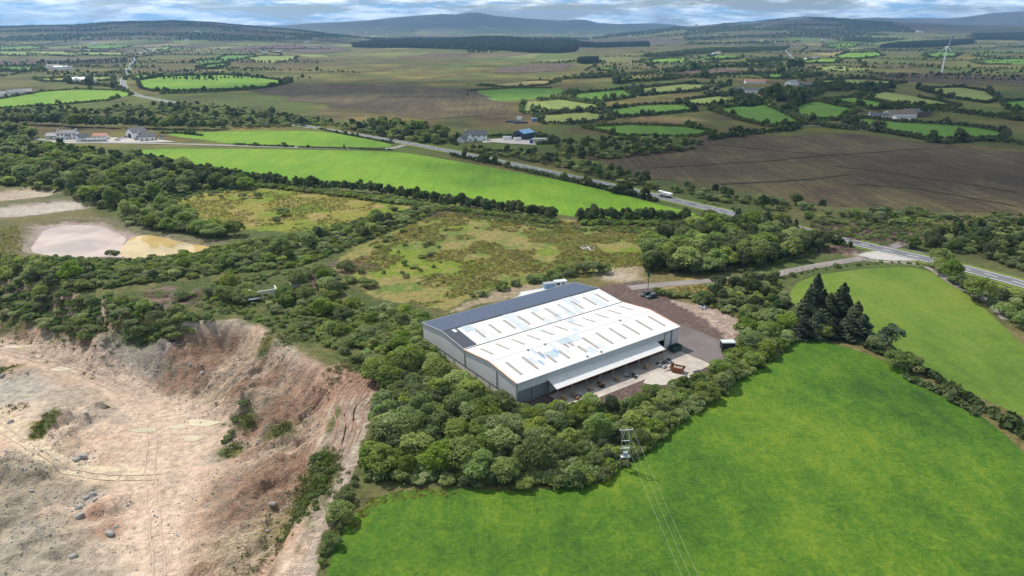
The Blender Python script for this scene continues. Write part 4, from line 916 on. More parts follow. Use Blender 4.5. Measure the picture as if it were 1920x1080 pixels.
# ------------------------------------------------------------------ vegetation: meshes
def quads(c, nrm, size, rng, tint, asp=.8):
    """leaf clumps: bent quads about centres c facing nrm"""
    n = len(c)
    nrm = nrm / (np.linalg.norm(nrm, axis=1, keepdims=True) + 1e-9)
    a = rng.normal(size=(n, 3)); t = np.cross(nrm, a); t /= np.linalg.norm(t, axis=1, keepdims=True) + 1e-9
    b = np.cross(nrm, t)
    s = size[:, None]
    j = lambda: rng.uniform(.6, 1.2, (n, 1))
    V = np.stack([c - t * s * j(), c - b * s * asp * j() + nrm * s * .25 * rng.normal(size=(n, 1)), c + t * s * j(), c + b * s * asp * j() + nrm * s * .25 * rng.normal(size=(n, 1))], 1).reshape(-1, 3)
    Fc = np.arange(4 * n).reshape(n, 4)
    return V, Fc, np.repeat(tint, 4)
def crown_np(seed, rx, z0, z1, lobes, leaves, leaf, spread=.62, up=.35, tall=False, shag=.55):
    """a crown of overlapping lobes covered with leaf clumps, base at z0, top at z1"""
    rng = np.random.default_rng(seed)
    hz = (z1 - z0) / 2; cz = (z1 + z0) / 2
    L = []
    for k in range(lobes):
        th = rng.uniform(0, 2 * math.pi); ph = math.asin(rng.uniform(-.55, 1)); rr_ = rng.uniform(.45, 1.25) ** .5
        L.append((math.cos(th) * math.cos(ph) * rx * spread * rr_, math.sin(th) * math.cos(ph) * rx * spread * rr_, cz + math.sin(ph) * hz * spread * rr_, rng.choice((.20, .27, .34, .42))))
    L.append((0, 0, cz - hz * .1, .60))
    C, N, T = [], [], []
    per = int(leaves * 1.9 / len(L))
    LC = np.array([l[:3] for l in L]); LR = np.array([l[3] for l in L])
    ax = np.array([rx, rx, hz])
    for i, (x, y, z, r) in enumerate(L):
        d = rng.normal(size=(per, 3)); d /= np.linalg.norm(d, axis=1, keepdims=True); d[:, 2] = np.where(d[:, 2] < -.35, -d[:, 2], d[:, 2])
        p = np.array([x, y, z]) + d * ax * r * rng.uniform(.86, 1.08, (per, 1))
        keep = np.ones(per, bool)
        for k in range(len(L)):
            if k != i: keep &= np.linalg.norm((p - LC[k]) / (ax * LR[k]), axis=1) > .84
        keep &= p[:, 2] > z0 * .6
        p, d = p[keep], d[keep]
        C.append(p); N.append(d / ax * rx); T.append(np.full(len(p), rng.uniform(0, .5)) + rng.uniform(0, .5, len(p)))
    C = np.concatenate(C); N = np.concatenate(N); T = np.concatenate(T)
    if len(C) > leaves:
        k = rng.permutation(len(C))[:leaves]; C, N, T = C[k], N[k], T[k]
    N = N / np.linalg.norm(N, axis=1, keepdims=True) + rng.normal(size=N.shape) * shag + np.array([0, 0, up])
    V, Fc, tt = quads(C, N, leaf * rng.uniform(.65, 1.4, len(C)), rng, T)
    return V, Fc, tt
def conifer_np(seed, r, h, leaves, leaf, base=.06):
    rng = np.random.default_rng(seed)
    t = rng.uniform(0, 1, leaves) ** .75                       # 0 at the base, 1 at the tip
    whorl = np.round(t * 13) / 13 + rng.normal(size=leaves) * .008
    z = h * (base + (1 - base) * np.clip(whorl, 0, 1))
    th = rng.uniform(0, 2 * math.pi, leaves)
    nb = np.round(th / (2 * math.pi) * 9) / 9 * 2 * math.pi + whorl * 40 + rng.normal(size=leaves) * .17
    ed = r * (1 - whorl) ** .62 * (.82 + .3 * np.sin(nb * 3 + whorl * 17)) + .12
    q = rng.uniform(.12, 1, leaves) ** .55
    rad = ed * q
    C = np.stack([np.cos(nb) * rad, np.sin(nb) * rad, z - rad * .34 + rng.normal(size=leaves) * .12], 1)
    N = np.stack([np.cos(nb) * .55, np.sin(nb) * .55, np.ones(leaves)], 1) + rng.normal(size=(leaves, 3)) * .35
    return quads(C, N, leaf * rng.uniform(.7, 1.3, leaves), rng, rng.uniform(0, 1, leaves))
def leafmesh(name, data, mat):
    V, Fc, T = data
    return mesh_np(name, V, Fc, mat, False, {'tint': ('FLOAT', T)})
def trunk_mesh(name, h, r, seed, mat, limbs=5, fork=.45):
    rng = random.Random(seed); m = MB()
    p = Vector((0, 0, -.3)); q = Vector((rng.uniform(-.2, .2), rng.uniform(-.2, .2), h * fork))
    m.tube(p, q, r, r * .7, 7)
    top = Vector((rng.uniform(-.4, .4), rng.uniform(-.4, .4), h * .9)); m.tube(q, top, r * .68, r * .2, 6)
    for k in range(limbs):
        a = k * 6.28 / limbs + rng.uniform(-.4, .4); l = h * rng.uniform(.25, .42)
        s = q + (top - q) * rng.uniform(0, .5)
        m.tube(s, s + Vector((math.cos(a) * l * .75, math.sin(a) * l * .75, l * .7)), r * .4, r * .12, 5)
    return m.mesh(name, mat)
M_BARK = plain('bark', (.10, .085, .065), .9, .3, 3); M_PBARK = plain('pine_bark', (.16, .10, .07), .9, .3, 3)
LM = {
    'broadleaf': leaf_mat('broadleaf_leaves', (.10, .155, .030), (.27, .35, .080), .45),
    'willow': leaf_mat('willow_leaves', (.125, .175, .050), (.29, .35, .115), .45),
    'gorse': leaf_mat('gorse_needles', (.065, .115, .024), (.165, .235, .048), .32),
    'alder': leaf_mat('alder_leaves', (.042, .074, .020), (.125, .170, .045), .36),
    'conifer': leaf_mat('conifer_needles', (.026, .044, .020), (.070, .098, .042), .2),
    'hedge': leaf_mat('hedge_leaves', (.036, .062, .018), (.105, .145, .038), .32),
    'herb': leaf_mat('willowherb_stalks', (.16, .08, .085), (.26, .15, .17), .3),
    'tuft': leaf_mat('tussock_blades', (.15, .16, .04), (.32, .28, .09), .45),
    'weed': leaf_mat('quarry_weeds', (.045, .075, .016), (.16, .17, .045), .3),
}
# ---- kinds: variants of (full mesh, light mesh); nominal radius 1 unit = as built
KIND = {}
KIND['broadleaf_tree'] = dict(cat='tree', r=3.7, parts=True, full=[leafmesh('crown', crown_np(100 + i, 4.3, .2, 6.7 + .6 * (i % 3), 26 + 4 * (i % 4), 3600, .30, shag=.7), LM['broadleaf']) for i in range(6)],
    trunk=[trunk_mesh('trunk', 5.6, .2, i, M_BARK) for i in range(3)], light=[leafmesh('crown', crown_np(140 + i, 4.0, .3, 6.8, 20, 1300, .44), LM['broadleaf']) for i in range(3)])
KIND['willow_shrub'] = dict(cat='shrub', r=2.6, parts=False, full=[leafmesh('willow', crown_np(200 + i, 2.9, -.2, 3.6 + .4 * (i % 3), 16 + 3 * (i % 3), 2000, .24, up=.6, shag=.9), LM['willow']) for i in range(5)],
    light=[leafmesh('willow', crown_np(240 + i, 2.8, 0, 3.7, 13, 700, .36, up=.6), LM['willow']) for i in range(3)])
KIND['gorse_bush'] = dict(cat='bush', r=1.7, parts=False, full=[leafmesh('gorse', crown_np(300 + i, 1.7, 0, 1.9, 9, 800, .19, shag=.8), LM['gorse']) for i in range(4)],
    light=[leafmesh('gorse', crown_np(340 + i, 1.7, 0, 1.9, 7, 300, .32), LM['gorse']) for i in range(3)])
KIND['alder_tree'] = dict(cat='tree', r=2.5, parts=True, full=[leafmesh('crown', crown_np(400 + i, 2.9, .1, 6.2, 19, 2000, .28, shag=.7), LM['alder']) for i in range(5)],
    trunk=[trunk_mesh('trunk', 5.2, .15, 20 + i, M_BARK) for i in range(2)], light=[leafmesh('crown', crown_np(440 + i, 2.5, .6, 6.4, 11, 420, .52), LM['alder']) for i in range(3)])
KIND['conifer_tree'] = dict(cat='conifer', r=3.0, parts=True, full=[leafmesh('crown', conifer_np(500 + i, 4.6, 10.8, 5200, .40), LM['conifer']) for i in range(4)],
    trunk=[MB().tube((0, 0, -.3), (0, 0, 11.5), .24, .05, 7).mesh('trunk', M_BARK)], light=[leafmesh('crown', conifer_np(540 + i, 2.7, 13, 260, 1.15), LM['conifer']) for i in range(3)])
PLANTS = []   # kind, x, y, scale, squash, rot, label
def spread(poly, spacing, rng):
    P = np.array(poly); x0, y0 = P.min(0); x1, y1 = P.max(0)
    gx_ = np.arange(x0, x1 + spacing, spacing); gy_ = np.arange(y0, y1 + spacing, spacing * .9)
    A, B = np.meshgrid(gx_, gy_); A = A + (np.arange(A.shape[0]) % 2)[:, None] * spacing * .5
    A = A.ravel() + rng.uniform(-.42, .42, A.size) * spacing; B = B.ravel() + rng.uniform(-.42, .42, B.size) * spacing
    k = inpoly(A, B, poly); return A[k], B[k]
def zone(px, kinds, spacing, s0, s1, label, gap=0.0, seed=1, z=None, world=False):
    """plants scattered over an outline; kinds = [(kind, weight)]; gap thins them out in patches"""
    rng = np.random.default_rng(seed)
    poly = px if world else (flats(px, z) if z is not None else Gs(px))
    x, y = spread(poly, spacing, rng)
    if gap: k = fbm(x, y, spacing * 5, seed, 3) > gap; x, y = x[k], y[k]
    w = np.array([k[1] for k in kinds], float); w /= w.sum()
    pick = rng.choice(len(kinds), len(x), p=w); big = fbm(x, y, spacing * 4, seed + 5, 2)
    for i in range(len(x)):
        kd = kinds[pick[i]][0]; s = s0 + (s1 - s0) * (rng.uniform(0, 1) * .65 + big[i] * .35)
        PLANTS.append((kd, x[i], y[i], s, rng.uniform(.66, 1.1), rng.uniform(0, 6.28), label))
def row(px, kinds, spacing, s0, s1, label, jitter=1.0, seed=1, rows=1):
    rng = np.random.default_rng(seed); L = np.array(Gs(px)); seg = np.hypot(*np.diff(L, axis=0).T); S = np.r_[0, np.cumsum(seg)]
    for k in range(rows):
        for s in np.arange(0, S[-1], spacing):
            q = s + rng.uniform(-.4, .4) * spacing; x = np.interp(q, S, L[:, 0]) + rng.normal() * jitter; y = np.interp(q, S, L[:, 1]) + rng.normal() * jitter + k * spacing * .8
            w = np.array([k_[1] for k_ in kinds], float); kd = kinds[rng.choice(len(kinds), p=w / w.sum())][0]
            PLANTS.append((kd, x, y, rng.uniform(s0, s1), rng.uniform(.85, 1.25), rng.uniform(0, 6.28), label))
def one(px, py, kd, s, sq, label): 
    x, y = Gs([(px, py)])[0]; PLANTS.append((kd, x, y, s, sq, random.uniform(0, 6.28), label))

B_, W_, A_, GO, CO = 'broadleaf_tree', 'willow_shrub', 'alder_tree', 'gorse_bush', 'conifer_tree'
zone([(700, 715), (720, 690), (765, 668), (800, 672), (850, 706), (905, 745), (945, 770), (985, 775), (1000, 795), (1010, 850), (1000, 905), (850, 895), (700, 885), (684, 870), (702, 820), (722, 755)], [(B_, 5), (A_, 2), (W_, 1)], 4.0, .45, 1.2, 'leafy tree in the dense thicket below the warehouse gable', seed=11)
zone([(1000, 790), (1060, 772), (1110, 775), (1180, 756), (1225, 745), (1250, 740), (1210, 800), (1160, 850), (1110, 900), (1010, 906), (1012, 850)], [(B_, 3), (A_, 2), (W_, 3)], 3.8, .45, 1.0, 'tree in the thicket between the canopy apron and the near field', seed=12)
zone([(1225, 742), (1300, 728), (1345, 702), (1382, 668), (1405, 640), (1480, 605), (1497, 632), (1400, 700), (1300, 770), (1210, 838), (1180, 850)], [(B_, 2), (W_, 3), (A_, 1)], 3.9, .55, .85, 'shrubby tree on the bank between the yard and the near field', seed=13)
zone([(1385, 640), (1400, 615), (1440, 600), (1488, 608), (1480, 632), (1420, 650)], [(B_, 1)], 5.5, .75, 1.0, 'round leafy tree at the corner of the yard below the conifers', seed=14)
zone([(600, 642), (640, 612), (690, 585), (740, 575), (786, 600), (790, 648), (830, 690), (770, 672), (700, 695), (655, 672)], [(B_, 2), (W_, 4)], 5.0, .6, .95, 'tree in the scrub left of the warehouse gable', gap=.42, seed=15)
zone([(330, 560), (420, 532), (520, 560), (600, 508), (650, 505), (715, 545), (740, 570), (640, 612), (590, 640), (540, 622), (470, 600), (400, 590)], [(W_, 4), (B_, 1)], 5.2, .6, 1.15, 'willow bush scattered over the rough ground above the quarry edge', gap=.47, seed=16)
zone([(-60, 510), (100, 512), (250, 516), (420, 498), (560, 458), (680, 425), (730, 412), (800, 390), (830, 384), (760, 420), (690, 445), (540, 492), (330, 520), (140, 548), (-60, 570)], [(W_, 7), (B_, 1), (A_, 1)], 4.6, .65, 1.15, 'willow in the long scrub belt below the settling ponds', seed=17)
zone([(-60, 565), (140, 550), (250, 572), (350, 592), (440, 600), (380, 615), (330, 640), (260, 645), (150, 650), (60, 605), (-60, 590)], [(GO, 5), (W_, 1)], 2.5, .75, 1.25, 'gorse bush on the bank above the quarry floor', gap=.28, seed=18)
zone([(-60, 268), (90, 276), (170, 292), (260, 302), (400, 336), (490, 354), (380, 356), (310, 372), (270, 386), (200, 392), (140, 370), (100, 356), (-60, 345)], [(W_, 4), (A_, 2), (B_, 2)], 6.4, .95, 1.6, 'bushy tree in the wooded slope below the farmstead', gap=.25, seed=19)
zone([(215, 410), (250, 395), (300, 388), (350, 402), (375, 425), (440, 432), (440, 446), (390, 446), (330, 434), (290, 430), (240, 424)], [(W_, 3), (B_, 2)], 5.0, .9, 1.35, 'willow clump at the edge of the settling pond', seed=20)
row([(250, 300), (330, 320), (420, 336), (500, 347), (600, 357), (700, 364), (830, 386), (950, 402), (1045, 414)], [(A_, 1)], 3.0, .75, 1.1, 'dark alder in the row along the foot of the long sunlit field', .9, 21, 2)
row([(1092, 415), (1180, 415), (1290, 419)], [(A_, 1)], 3.0, .8, 1.1, 'dark alder in the short row above the rough grass', .9, 22, 2)
zone([(1205, 512), (1212, 468), (1250, 445), (1290, 428), (1400, 432), (1500, 452), (1555, 468), (1480, 488), (1400, 508), (1300, 516)], [(A_, 4), (B_, 2)], 4.8, 1.0, 1.5, 'dark tree in the wood above the access track', seed=23)
row([(1340, 420), (1400, 418), (1500, 440)], [(B_, 1), (W_, 1)], 6, .7, 1.0, 'bushy tree between the dark wood and the main road', 1.5, 24)
for (x, y, s) in ((1382, 424, .82), (1418, 432, .72), (1436, 430, .85), (1462, 437, .7), (1475, 438, .78), (1394, 428, .7), (1490, 436, .6)): one(x, y, CO, s, 1.0, 'spruce beside the main road at the end of the dark wood')
for (x, y, s, q) in ((1506, 612, 1.15, .95), (1522, 598, 1.3, 1.1), (1550, 606, .95, 1.0), (1572, 604, 1.25, .98), (1600, 620, 1.1, .82), (1614, 631, .85, .8), (1588, 635, 1.0, .72), (1558, 634, .8, .8), (1530, 631, 1.05, .78), (1502, 634, .9, .75), (1538, 600, .8, 1.2)): one(x, y, CO, s, q, 'dark conifer in the clump at the corner of the near field')
one(1545, 634, B_, .8, 1.0, 'leafy tree in front of the conifer clump'); one(1690, 692, B_, .95, .85, 'round leafy tree right of the pine on the field hedge'); one(1645, 655, W_, 1.2, 1.0, 'bush between the conifer clump and the pine'); one(1712, 697, W_, 1.2, 1.0, 'bush right of the pine on the field hedge')
row([(1745, 500), (1790, 535), (1830, 560), (1880, 592), (1915, 612), (1960, 640)], [(W_, 3), (B_, 1), (A_, 1)], 4.0, .7, 1.15, 'bush in the hedge between the pale pasture and the road', 1.4, 25)
zone([(1770, 520), (1830, 530), (1920, 560), (1960, 590), (1930, 600), (1880, 575), (1820, 548)], [(W_, 3), (A_, 1)], 5, .7, 1.2, 'bush beside the main road at the right edge', gap=.4, seed=26)
zone([(1700, 465), (1760, 440), (1830, 425), (1920, 432), (2050, 440), (2050, 540), (1920, 508), (1800, 475), (1740, 472)], [(W_, 4), (A_, 2)], 4.8, .7, 1.3, 'bush in the rough ground right of the main road', gap=.3, seed=27)
zone([(1500, 410), (1560, 400), (1650, 395), (1760, 400), (1920, 405), (2050, 420), (1920, 432), (1760, 432), (1640, 425), (1540, 422)], [(W_, 3), (GO, 2)], 5.5, .6, 1.3, 'scattered bush between the main road and the dark bog', gap=.42, seed=28)
zone([(1230, 345), (1330, 362), (1500, 384), (1560, 395), (1450, 396), (1330, 376), (1240, 358)], [(W_, 3), (A_, 1), (GO, 1)], 6, .7, 1.3, 'bush along the far verge of the main road beside the bog', gap=.42, seed=29)
zone([(860, 280), (960, 285), (1050, 300), (1120, 312), (1230, 345), (1250, 362), (1160, 342), (1060, 318), (960, 296), (880, 285)], [(W_, 4), (A_, 1)], 5.5, .8, 1.35, 'bush in the scrub strip between the white house and the truck', seed=30, gap=.2)
zone([(1040, 275), (1120, 262), (1230, 262), (1330, 268), (1290, 282), (1180, 296), (1110, 300), (1050, 292)], [(W_, 4), (A_, 1)], 6.5, .9, 1.5, 'bush in the scrub right of the blue roofed shed', gap=.3, seed=31)
zone([(640, 240), (700, 233), (760, 236), (830, 250), (850, 262), (830, 272), (780, 268), (700, 254)], [(W_, 3), (A_, 2), (B_, 1)], 6.5, .95, 1.6, 'tree in the roadside wood left of the white house', seed=32)
zone([(300, 196), (400, 200), (520, 215), (600, 225), (640, 238), (580, 236), (500, 240), (400, 240), (330, 222), (260, 205)], [(W_, 4), (A_, 1)], 7, .8, 1.5, 'bush in the scrub along the bending main road', gap=.3, seed=33)
zone([(-60, 208), (100, 205), (240, 200), (320, 222), (400, 240), (300, 236), (150, 228), (-60, 225)], [(W_, 3), (A_, 1)], 8, .8, 1.6, 'scattered bush on the dark heath behind the farmstead', gap=.4, seed=34)
row([(-30, 238), (60, 234), (150, 239), (250, 241), (330, 243), (420, 243)], [(A_, 3), (B_, 1)], 5.0, 1.1, 1.7, 'tall tree in the shelter belt behind the white farmstead', 2.5, 35, 2)
zone([(-60, 250), (0, 240), (60, 248), (70, 262), (0, 268), (-60, 262)], [(B_, 1), (A_, 1)], 8, 1.0, 1.5, 'tree left of the white farmstead', seed=36)
zone([(1300, 562), (1340, 537), (1420, 524), (1446, 516), (1452, 560), (1482, 598), (1405, 604), (1382, 592), (1315, 576)], [(W_, 3), (A_, 2), (GO, 1)], 4.2, .6, 1.1, 'bush on the bank beside the gravel end of the yard', gap=.2, seed=37)
row([(1232, 552), (1260, 556), (1300, 560), (1320, 566)], [(W_, 1)], 2.2, .45, .7, 'low bush in the hedge behind the parked cars', .5, 38)
row([(1455, 520), (1462, 545), (1470, 575), (1490, 605)], [(W_, 2), (GO, 1)], 3.0, .45, .75, 'low bush in the hedge along the pale pasture', .7, 39)
row([(1470, 522), (1520, 508), (1600, 498), (1680, 492), (1735, 497)], [(GO, 3), (W_, 1)], 3.4, .35, .6, 'low bush beside the access track fence', .6, 40)
zone([(860, 560), (900, 545), (980, 520), (1060, 510), (1120, 505), (1150, 515), (1080, 526), (960, 545), (880, 570)], [(W_, 3), (GO, 1)], 6, .7, 1.25, 'bush on the rough grass behind the warehouse', gap=.42, seed=41)
zone([(640, 500), (740, 430), (860, 395), (1000, 415), (1190, 425), (1200, 500), (1050, 505), (900, 540), (800, 570), (720, 545)], [(GO, 3), (W_, 2)], 9, .35, .8, 'small bush dotted over the rough grass of the site', gap=.58, seed=42)
zone([(330, 395), (450, 360), (620, 360), (780, 372), (700, 412), (540, 432), (420, 425)], [(GO, 2), (W_, 2)], 11, .4, .9, 'small bush dotted over the straw yellow meadow', gap=.6, seed=43)
for (x, y, s) in ((455, 372, 1.0), (485, 371, .9), (530, 405, 1.2), (520, 418, .9), (415, 372, .7), (212, 483, 1.0), (345, 480, .9), (1150, 362, 1.1), (1110, 512, 1.5), (1085, 515, 1.2), (740, 400, 1.0)): one(x, y, W_, s, 1.0, 'single willow bush standing on open ground')
row([(665, 900), (645, 950), (630, 985), (618, 1020), (612, 1060)], [(W_, 1), (GO, 2)], 1.8, .45, .8, 'bush in the short hedge between the quarry track and the near field', .6, 44)
one(640, 978, B_, .62, .9, 'small tree in the hedge between the quarry track and the near field')
zone([(690, 690), (715, 715), (725, 745), (705, 790), (690, 850), (672, 895), (686, 885), (712, 800), (735, 730), (720, 690)], [(GO, 2), (W_, 1)], 2.3, .4, .8, 'bush on the strip between quarry bank and thicket', seed=45)
zone([(690, 905), (850, 912), (1000, 920), (1110, 912), (1190, 862), (1180, 850), (1100, 895), (1000, 902), (850, 892), (700, 885)], [(W_, 2), (GO, 1), (A_, 1)], 3.0, .5, .85, 'bush at the foot of the thicket beside the near field', seed=46)
zone([(575, 860), (625, 858), (618, 900), (600, 950), (575, 985), (556, 980), (585, 915)], [(GO, 1)], 1.9, .35, .62, 'low weedy bush on the grassy shelf of the quarry bank', seed=47, gap=.3)
for (x, y, s) in ((455, 765, .9), (440, 790, .8), (465, 755, .7), (428, 825, .9), (435, 812, .7), (420, 830, .6), (85, 780, .6), (75, 800, .6), (100, 790, .5), (265, 645, .9), (95, 612, .8), (120, 640, .6), (60, 635, .5)): one(x, y, GO, s, .8, 'lone weedy bush on the quarry slope')
# low bramble and fern filling the thickets
def fill(px, spacing, s0, s1, seed, gap=0.0):
    rng = np.random.default_rng(seed); x, y = spread(Gs(px), spacing, rng)
    if gap: k = fbm(x, y, 14, seed, 3) > gap; x, y = x[k], y[k]
    return [(a, b, rng.uniform(s0, s1)) for a, b in zip(x, y)]
BR = fill([(680, 900), (720, 720), (760, 660), (600, 645), (640, 600), (790, 590), (830, 690), (960, 770), (1110, 770), (1230, 742), (1345, 700), (1400, 615), (1480, 600), (1500, 636), (1300, 772), (1190, 860), (1110, 915), (850, 905)], 2.0, .8, 1.6, 61)
BR += fill([(-60, 480), (250, 490), (560, 440), (720, 405), (830, 382), (840, 392), (690, 450), (560, 500), (330, 525), (140, 550), (-60, 575)], 2.6, .7, 1.3, 62)
BR += fill([(320, 570), (420, 525), (600, 500), (720, 540), (790, 600), (640, 615), (590, 645), (460, 598)], 2.6, .4, .8, 63, .45)
BR += fill([(-60, 268), (90, 276), (260, 300), (490, 352), (300, 385), (190, 400), (100, 356), (-60, 345)], 4.5, .6, 1.1, 64)
BR += fill([(250, 298), (420, 335), (600, 357), (830, 386), (1045, 414), (1045, 421), (830, 394), (600, 364), (420, 343), (250, 305)], 2.0, .9, 1.5, 76)
BR += fill([(1088, 412), (1292, 416), (1292, 424), (1088, 422)], 1.8, .9, 1.5, 77)
BR += fill([(1300, 565), (1420, 520), (1450, 512), (1484, 600), (1400, 604)], 2.2, .4, .8, 65)
BR += fill([(1210, 510), (1212, 470), (1290, 430), (1500, 452), (1560, 468), (1400, 510)], 2.8, .6, 1.0, 66)
BR += fill([(850, 395), (960, 402), (1050, 418), (1250, 425), (1240, 440), (1050, 432), (850, 405)], 2.4, .4, .8, 67, .4)
BR += fill([(1520, 440), (1640, 425), (1800, 420), (1960, 445), (2000, 530), (1900, 500), (1700, 455), (1600, 448)], 2.8, .4, 1.0, 68, .36)
BR += fill([(1280, 372), (1400, 395), (1520, 410), (1700, 398), (1960, 415), (1960, 440), (1700, 430), (1540, 432), (1400, 404)], 3.6, .4, .9, 69, .4)
BR += fill([(250, 198), (420, 206), (600, 228), (840, 262), (840, 275), (700, 256), (560, 238), (330, 225)], 6.0, .6, 1.1, 70, .42)
M_BRM = [leafmesh('bramble', crown_np(700 + i, 1.9, -.2, 1.7, 8, 420, .22, up=.6, shag=.9), LM[k]) for i, k in enumerate(('broadleaf', 'willow', 'gorse', 'broadleaf'))]
# willowherb, tussocks and quarry weeds
def tuft_np(seed, n, r, h, w):
    rng = np.random.default_rng(seed); C = np.c_[rng.normal(size=(n, 2)) * r * .5, rng.uniform(.15, .6, n) * h]
    N = np.c_[rng.normal(size=(n, 2)), rng.uniform(.2, .9, n)]
    return quads(C, N, w * rng.uniform(.7, 1.3, n), rng, rng.uniform(0, 1, n))
M_TUF = [leafmesh('tussock', tuft_np(720 + i, 22, .8, .8, .26), LM['tuft']) for i in range(3)]
M_HER = [leafmesh('willowherb', tuft_np(730 + i, 26, 1.2, 1.3, .22), LM['herb']) for i in range(3)]
M_WEE = [leafmesh('weeds', tuft_np(740 + i, 22, .8, .8, .2), LM['weed']) for i in range(3)]
TU = fill([(640, 500), (740, 425), (850, 390), (1000, 412), (1200, 425), (1215, 500), (1050, 508), (900, 545), (800, 575), (700, 545)], 1.3, .35, 1.3, 71, .47)
TU += fill([(300, 385), (450, 352), (640, 358), (800, 376), (690, 425), (540, 436), (400, 425)], 1.8, .4, 1.2, 72, .5)
TU += fill([(650, 985), (690, 935), (780, 915), (900, 925), (760, 935), (700, 950), (660, 1000)], 1.0, .4, .8, 73)
TU += fill([(1240, 545), (1300, 535), (1400, 523), (1420, 528), (1300, 560), (1250, 556)], 1.2, .5, 1.0, 74)
TU += fill([(0, 480), (0, 430), (30, 420), (45, 450), (35, 480)], 2, .6, 1.2, 75)
HB = []
for (px, py, rr_, n) in [(330, 560, 11, 60), (600, 525, 12, 90), (655, 500, 11, 70), (880, 398, 14, 90), (930, 405, 10, 50), (815, 402, 7, 40), (1600, 438, 22, 150), (1680, 442, 20, 130), (1570, 470, 10, 80), (1420, 550, 9, 60), (1020, 268, 8, 40), (1560, 425, 14, 60), (1150, 868, 3, 10)]:
    q = Gs([(px, py)])[0]
    for k in range(n): HB.append((q[0] + random.gauss(0, rr_ * .5), q[1] + random.gauss(0, rr_ * .4), random.uniform(.6, 1.1)))
WE = []
for (px, py, rr_, zz, n) in [(85, 785, 4, -11, 50), (70, 805, 2.5, -12, 25), (592, 905, 6, -2, 170), (580, 950, 5, -3, 110), (603, 865, 4, -1, 80), (455, 770, 4, -9, 50), (430, 825, 3.5, -11, 40), (525, 782, 4, -5, 45), (10, 690, 4, -13, 40), (150, 595, 12, -4, 120), (40, 570, 12, -3, 120), (505, 655, 3, -5, 20), (545, 985, 4, -4, 40), (620, 720, 6, 0, 30), (540, 640, 6, 0, 60), (650, 690, 6, 0, 60), (20, 760, 4, -13, 20), (200, 660, 8, -9, 40), (500, 1020, 9, -6, 60)]:
    q = flat(px, py, zz)
    for k in range(n): WE.append((q[0] + random.gauss(0, rr_ * .5), q[1] + random.gauss(0, rr_ * .5), random.uniform(.5, 1.1)))
MASS = [('bramble_undergrowth', M_BRM, BR, 'low bramble and fern between the trees and shrubs', 'undergrowth'), ('tussock_grass', M_TUF, TU, 'coarse straw and green tussocks over the rough ground', 'grass'), ('willowherb', M_HER, HB, 'drifts of pink willowherb among the scrub', 'willowherb'), ('weeds', M_WEE, WE, 'weeds growing on the quarry slopes', 'weeds')]

# ---- place them: the 300 that show largest of each kind stand alone, the rest are one mass
def in_view(x, y):
    d = y * CP + CAM_H * SP; px = 960 + F_PX * x / max(d, 1)
    return -40 < px < 1960 and y > 80
INST = bpy.data.collections.new('plant_sources')
def gn_scatter(name, meshes, pts, scl, rot, idx, label, cat):
    """one object: copies of a few meshes set on points"""
    col = bpy.data.collections.new(name + '_sources')
    for k, me in enumerate(meshes):
        o = bpy.data.objects.new('%s_source_%02d' % (name, k), me); col.objects.link(o)
    me = bpy.data.meshes.new(name); me.vertices.add(len(pts)); me.vertices.foreach_set('co', np.asarray(pts, np.float32).ravel())
    for an, tp, fld, data in (('scl', 'FLOAT_VECTOR', 'vector', scl), ('rot', 'FLOAT', 'value', rot), ('idx', 'INT', 'value', idx)):
        a = me.attributes.new(an, tp, 'POINT'); a.data.foreach_set(fld, np.asarray(data, np.int32 if tp == 'INT' else np.float32).ravel())
    o = link(name, me)
    g = bpy.data.node_groups.new(name + '_nodes', 'GeometryNodeTree')
    g.interface.new_socket('Geometry', in_out='INPUT', socket_type='NodeSocketGeometry'); g.interface.new_socket('Geometry', in_out='OUTPUT', socket_type='NodeSocketGeometry')
    N, K = g.nodes, g.links
    gi, go = N.new('NodeGroupInput'), N.new('NodeGroupOutput'); ip = N.new('GeometryNodeInstanceOnPoints'); ci = N.new('GeometryNodeCollectionInfo')
    ci.inputs['Collection'].default_value = col; ci.inputs['Separate Children'].default_value = True; ci.inputs['Reset Children'].default_value = True
    def at(n, t): a = N.new('GeometryNodeInputNamedAttribute'); a.data_type = t; a.inputs['Name'].default_value = n; return a.outputs['Attribute']
    cx = N.new('ShaderNodeCombineXYZ'); K.new(at('rot', 'FLOAT'), cx.inputs[2])
    e2r = N.new('FunctionNodeEulerToRotation'); K.new(cx.outputs[0], e2r.inputs[0])
    K.new(gi.outputs[0], ip.inputs['Points']); K.new(ci.outputs[0], ip.inputs['Instance']); ip.inputs['Pick Instance'].default_value = True
    K.new(at('idx', 'INT'), ip.inputs['Instance Index']); K.new(e2r.outputs[0], ip.inputs['Rotation']); K.new(at('scl', 'FLOAT_VECTOR'), ip.inputs['Scale'])
    K.new(ip.outputs[0], go.inputs[0])
    md = o.modifiers.new('scatter', 'NODES'); md.node_group = g
    return tag(o, label, cat, kind='stuff')
bykind = {}
for p in PLANTS: bykind.setdefault(p[0], []).append(p)
pz = {k: height(np.array([p[1] for p in v]), np.array([p[2] for p in v])) for k, v in bykind.items()}
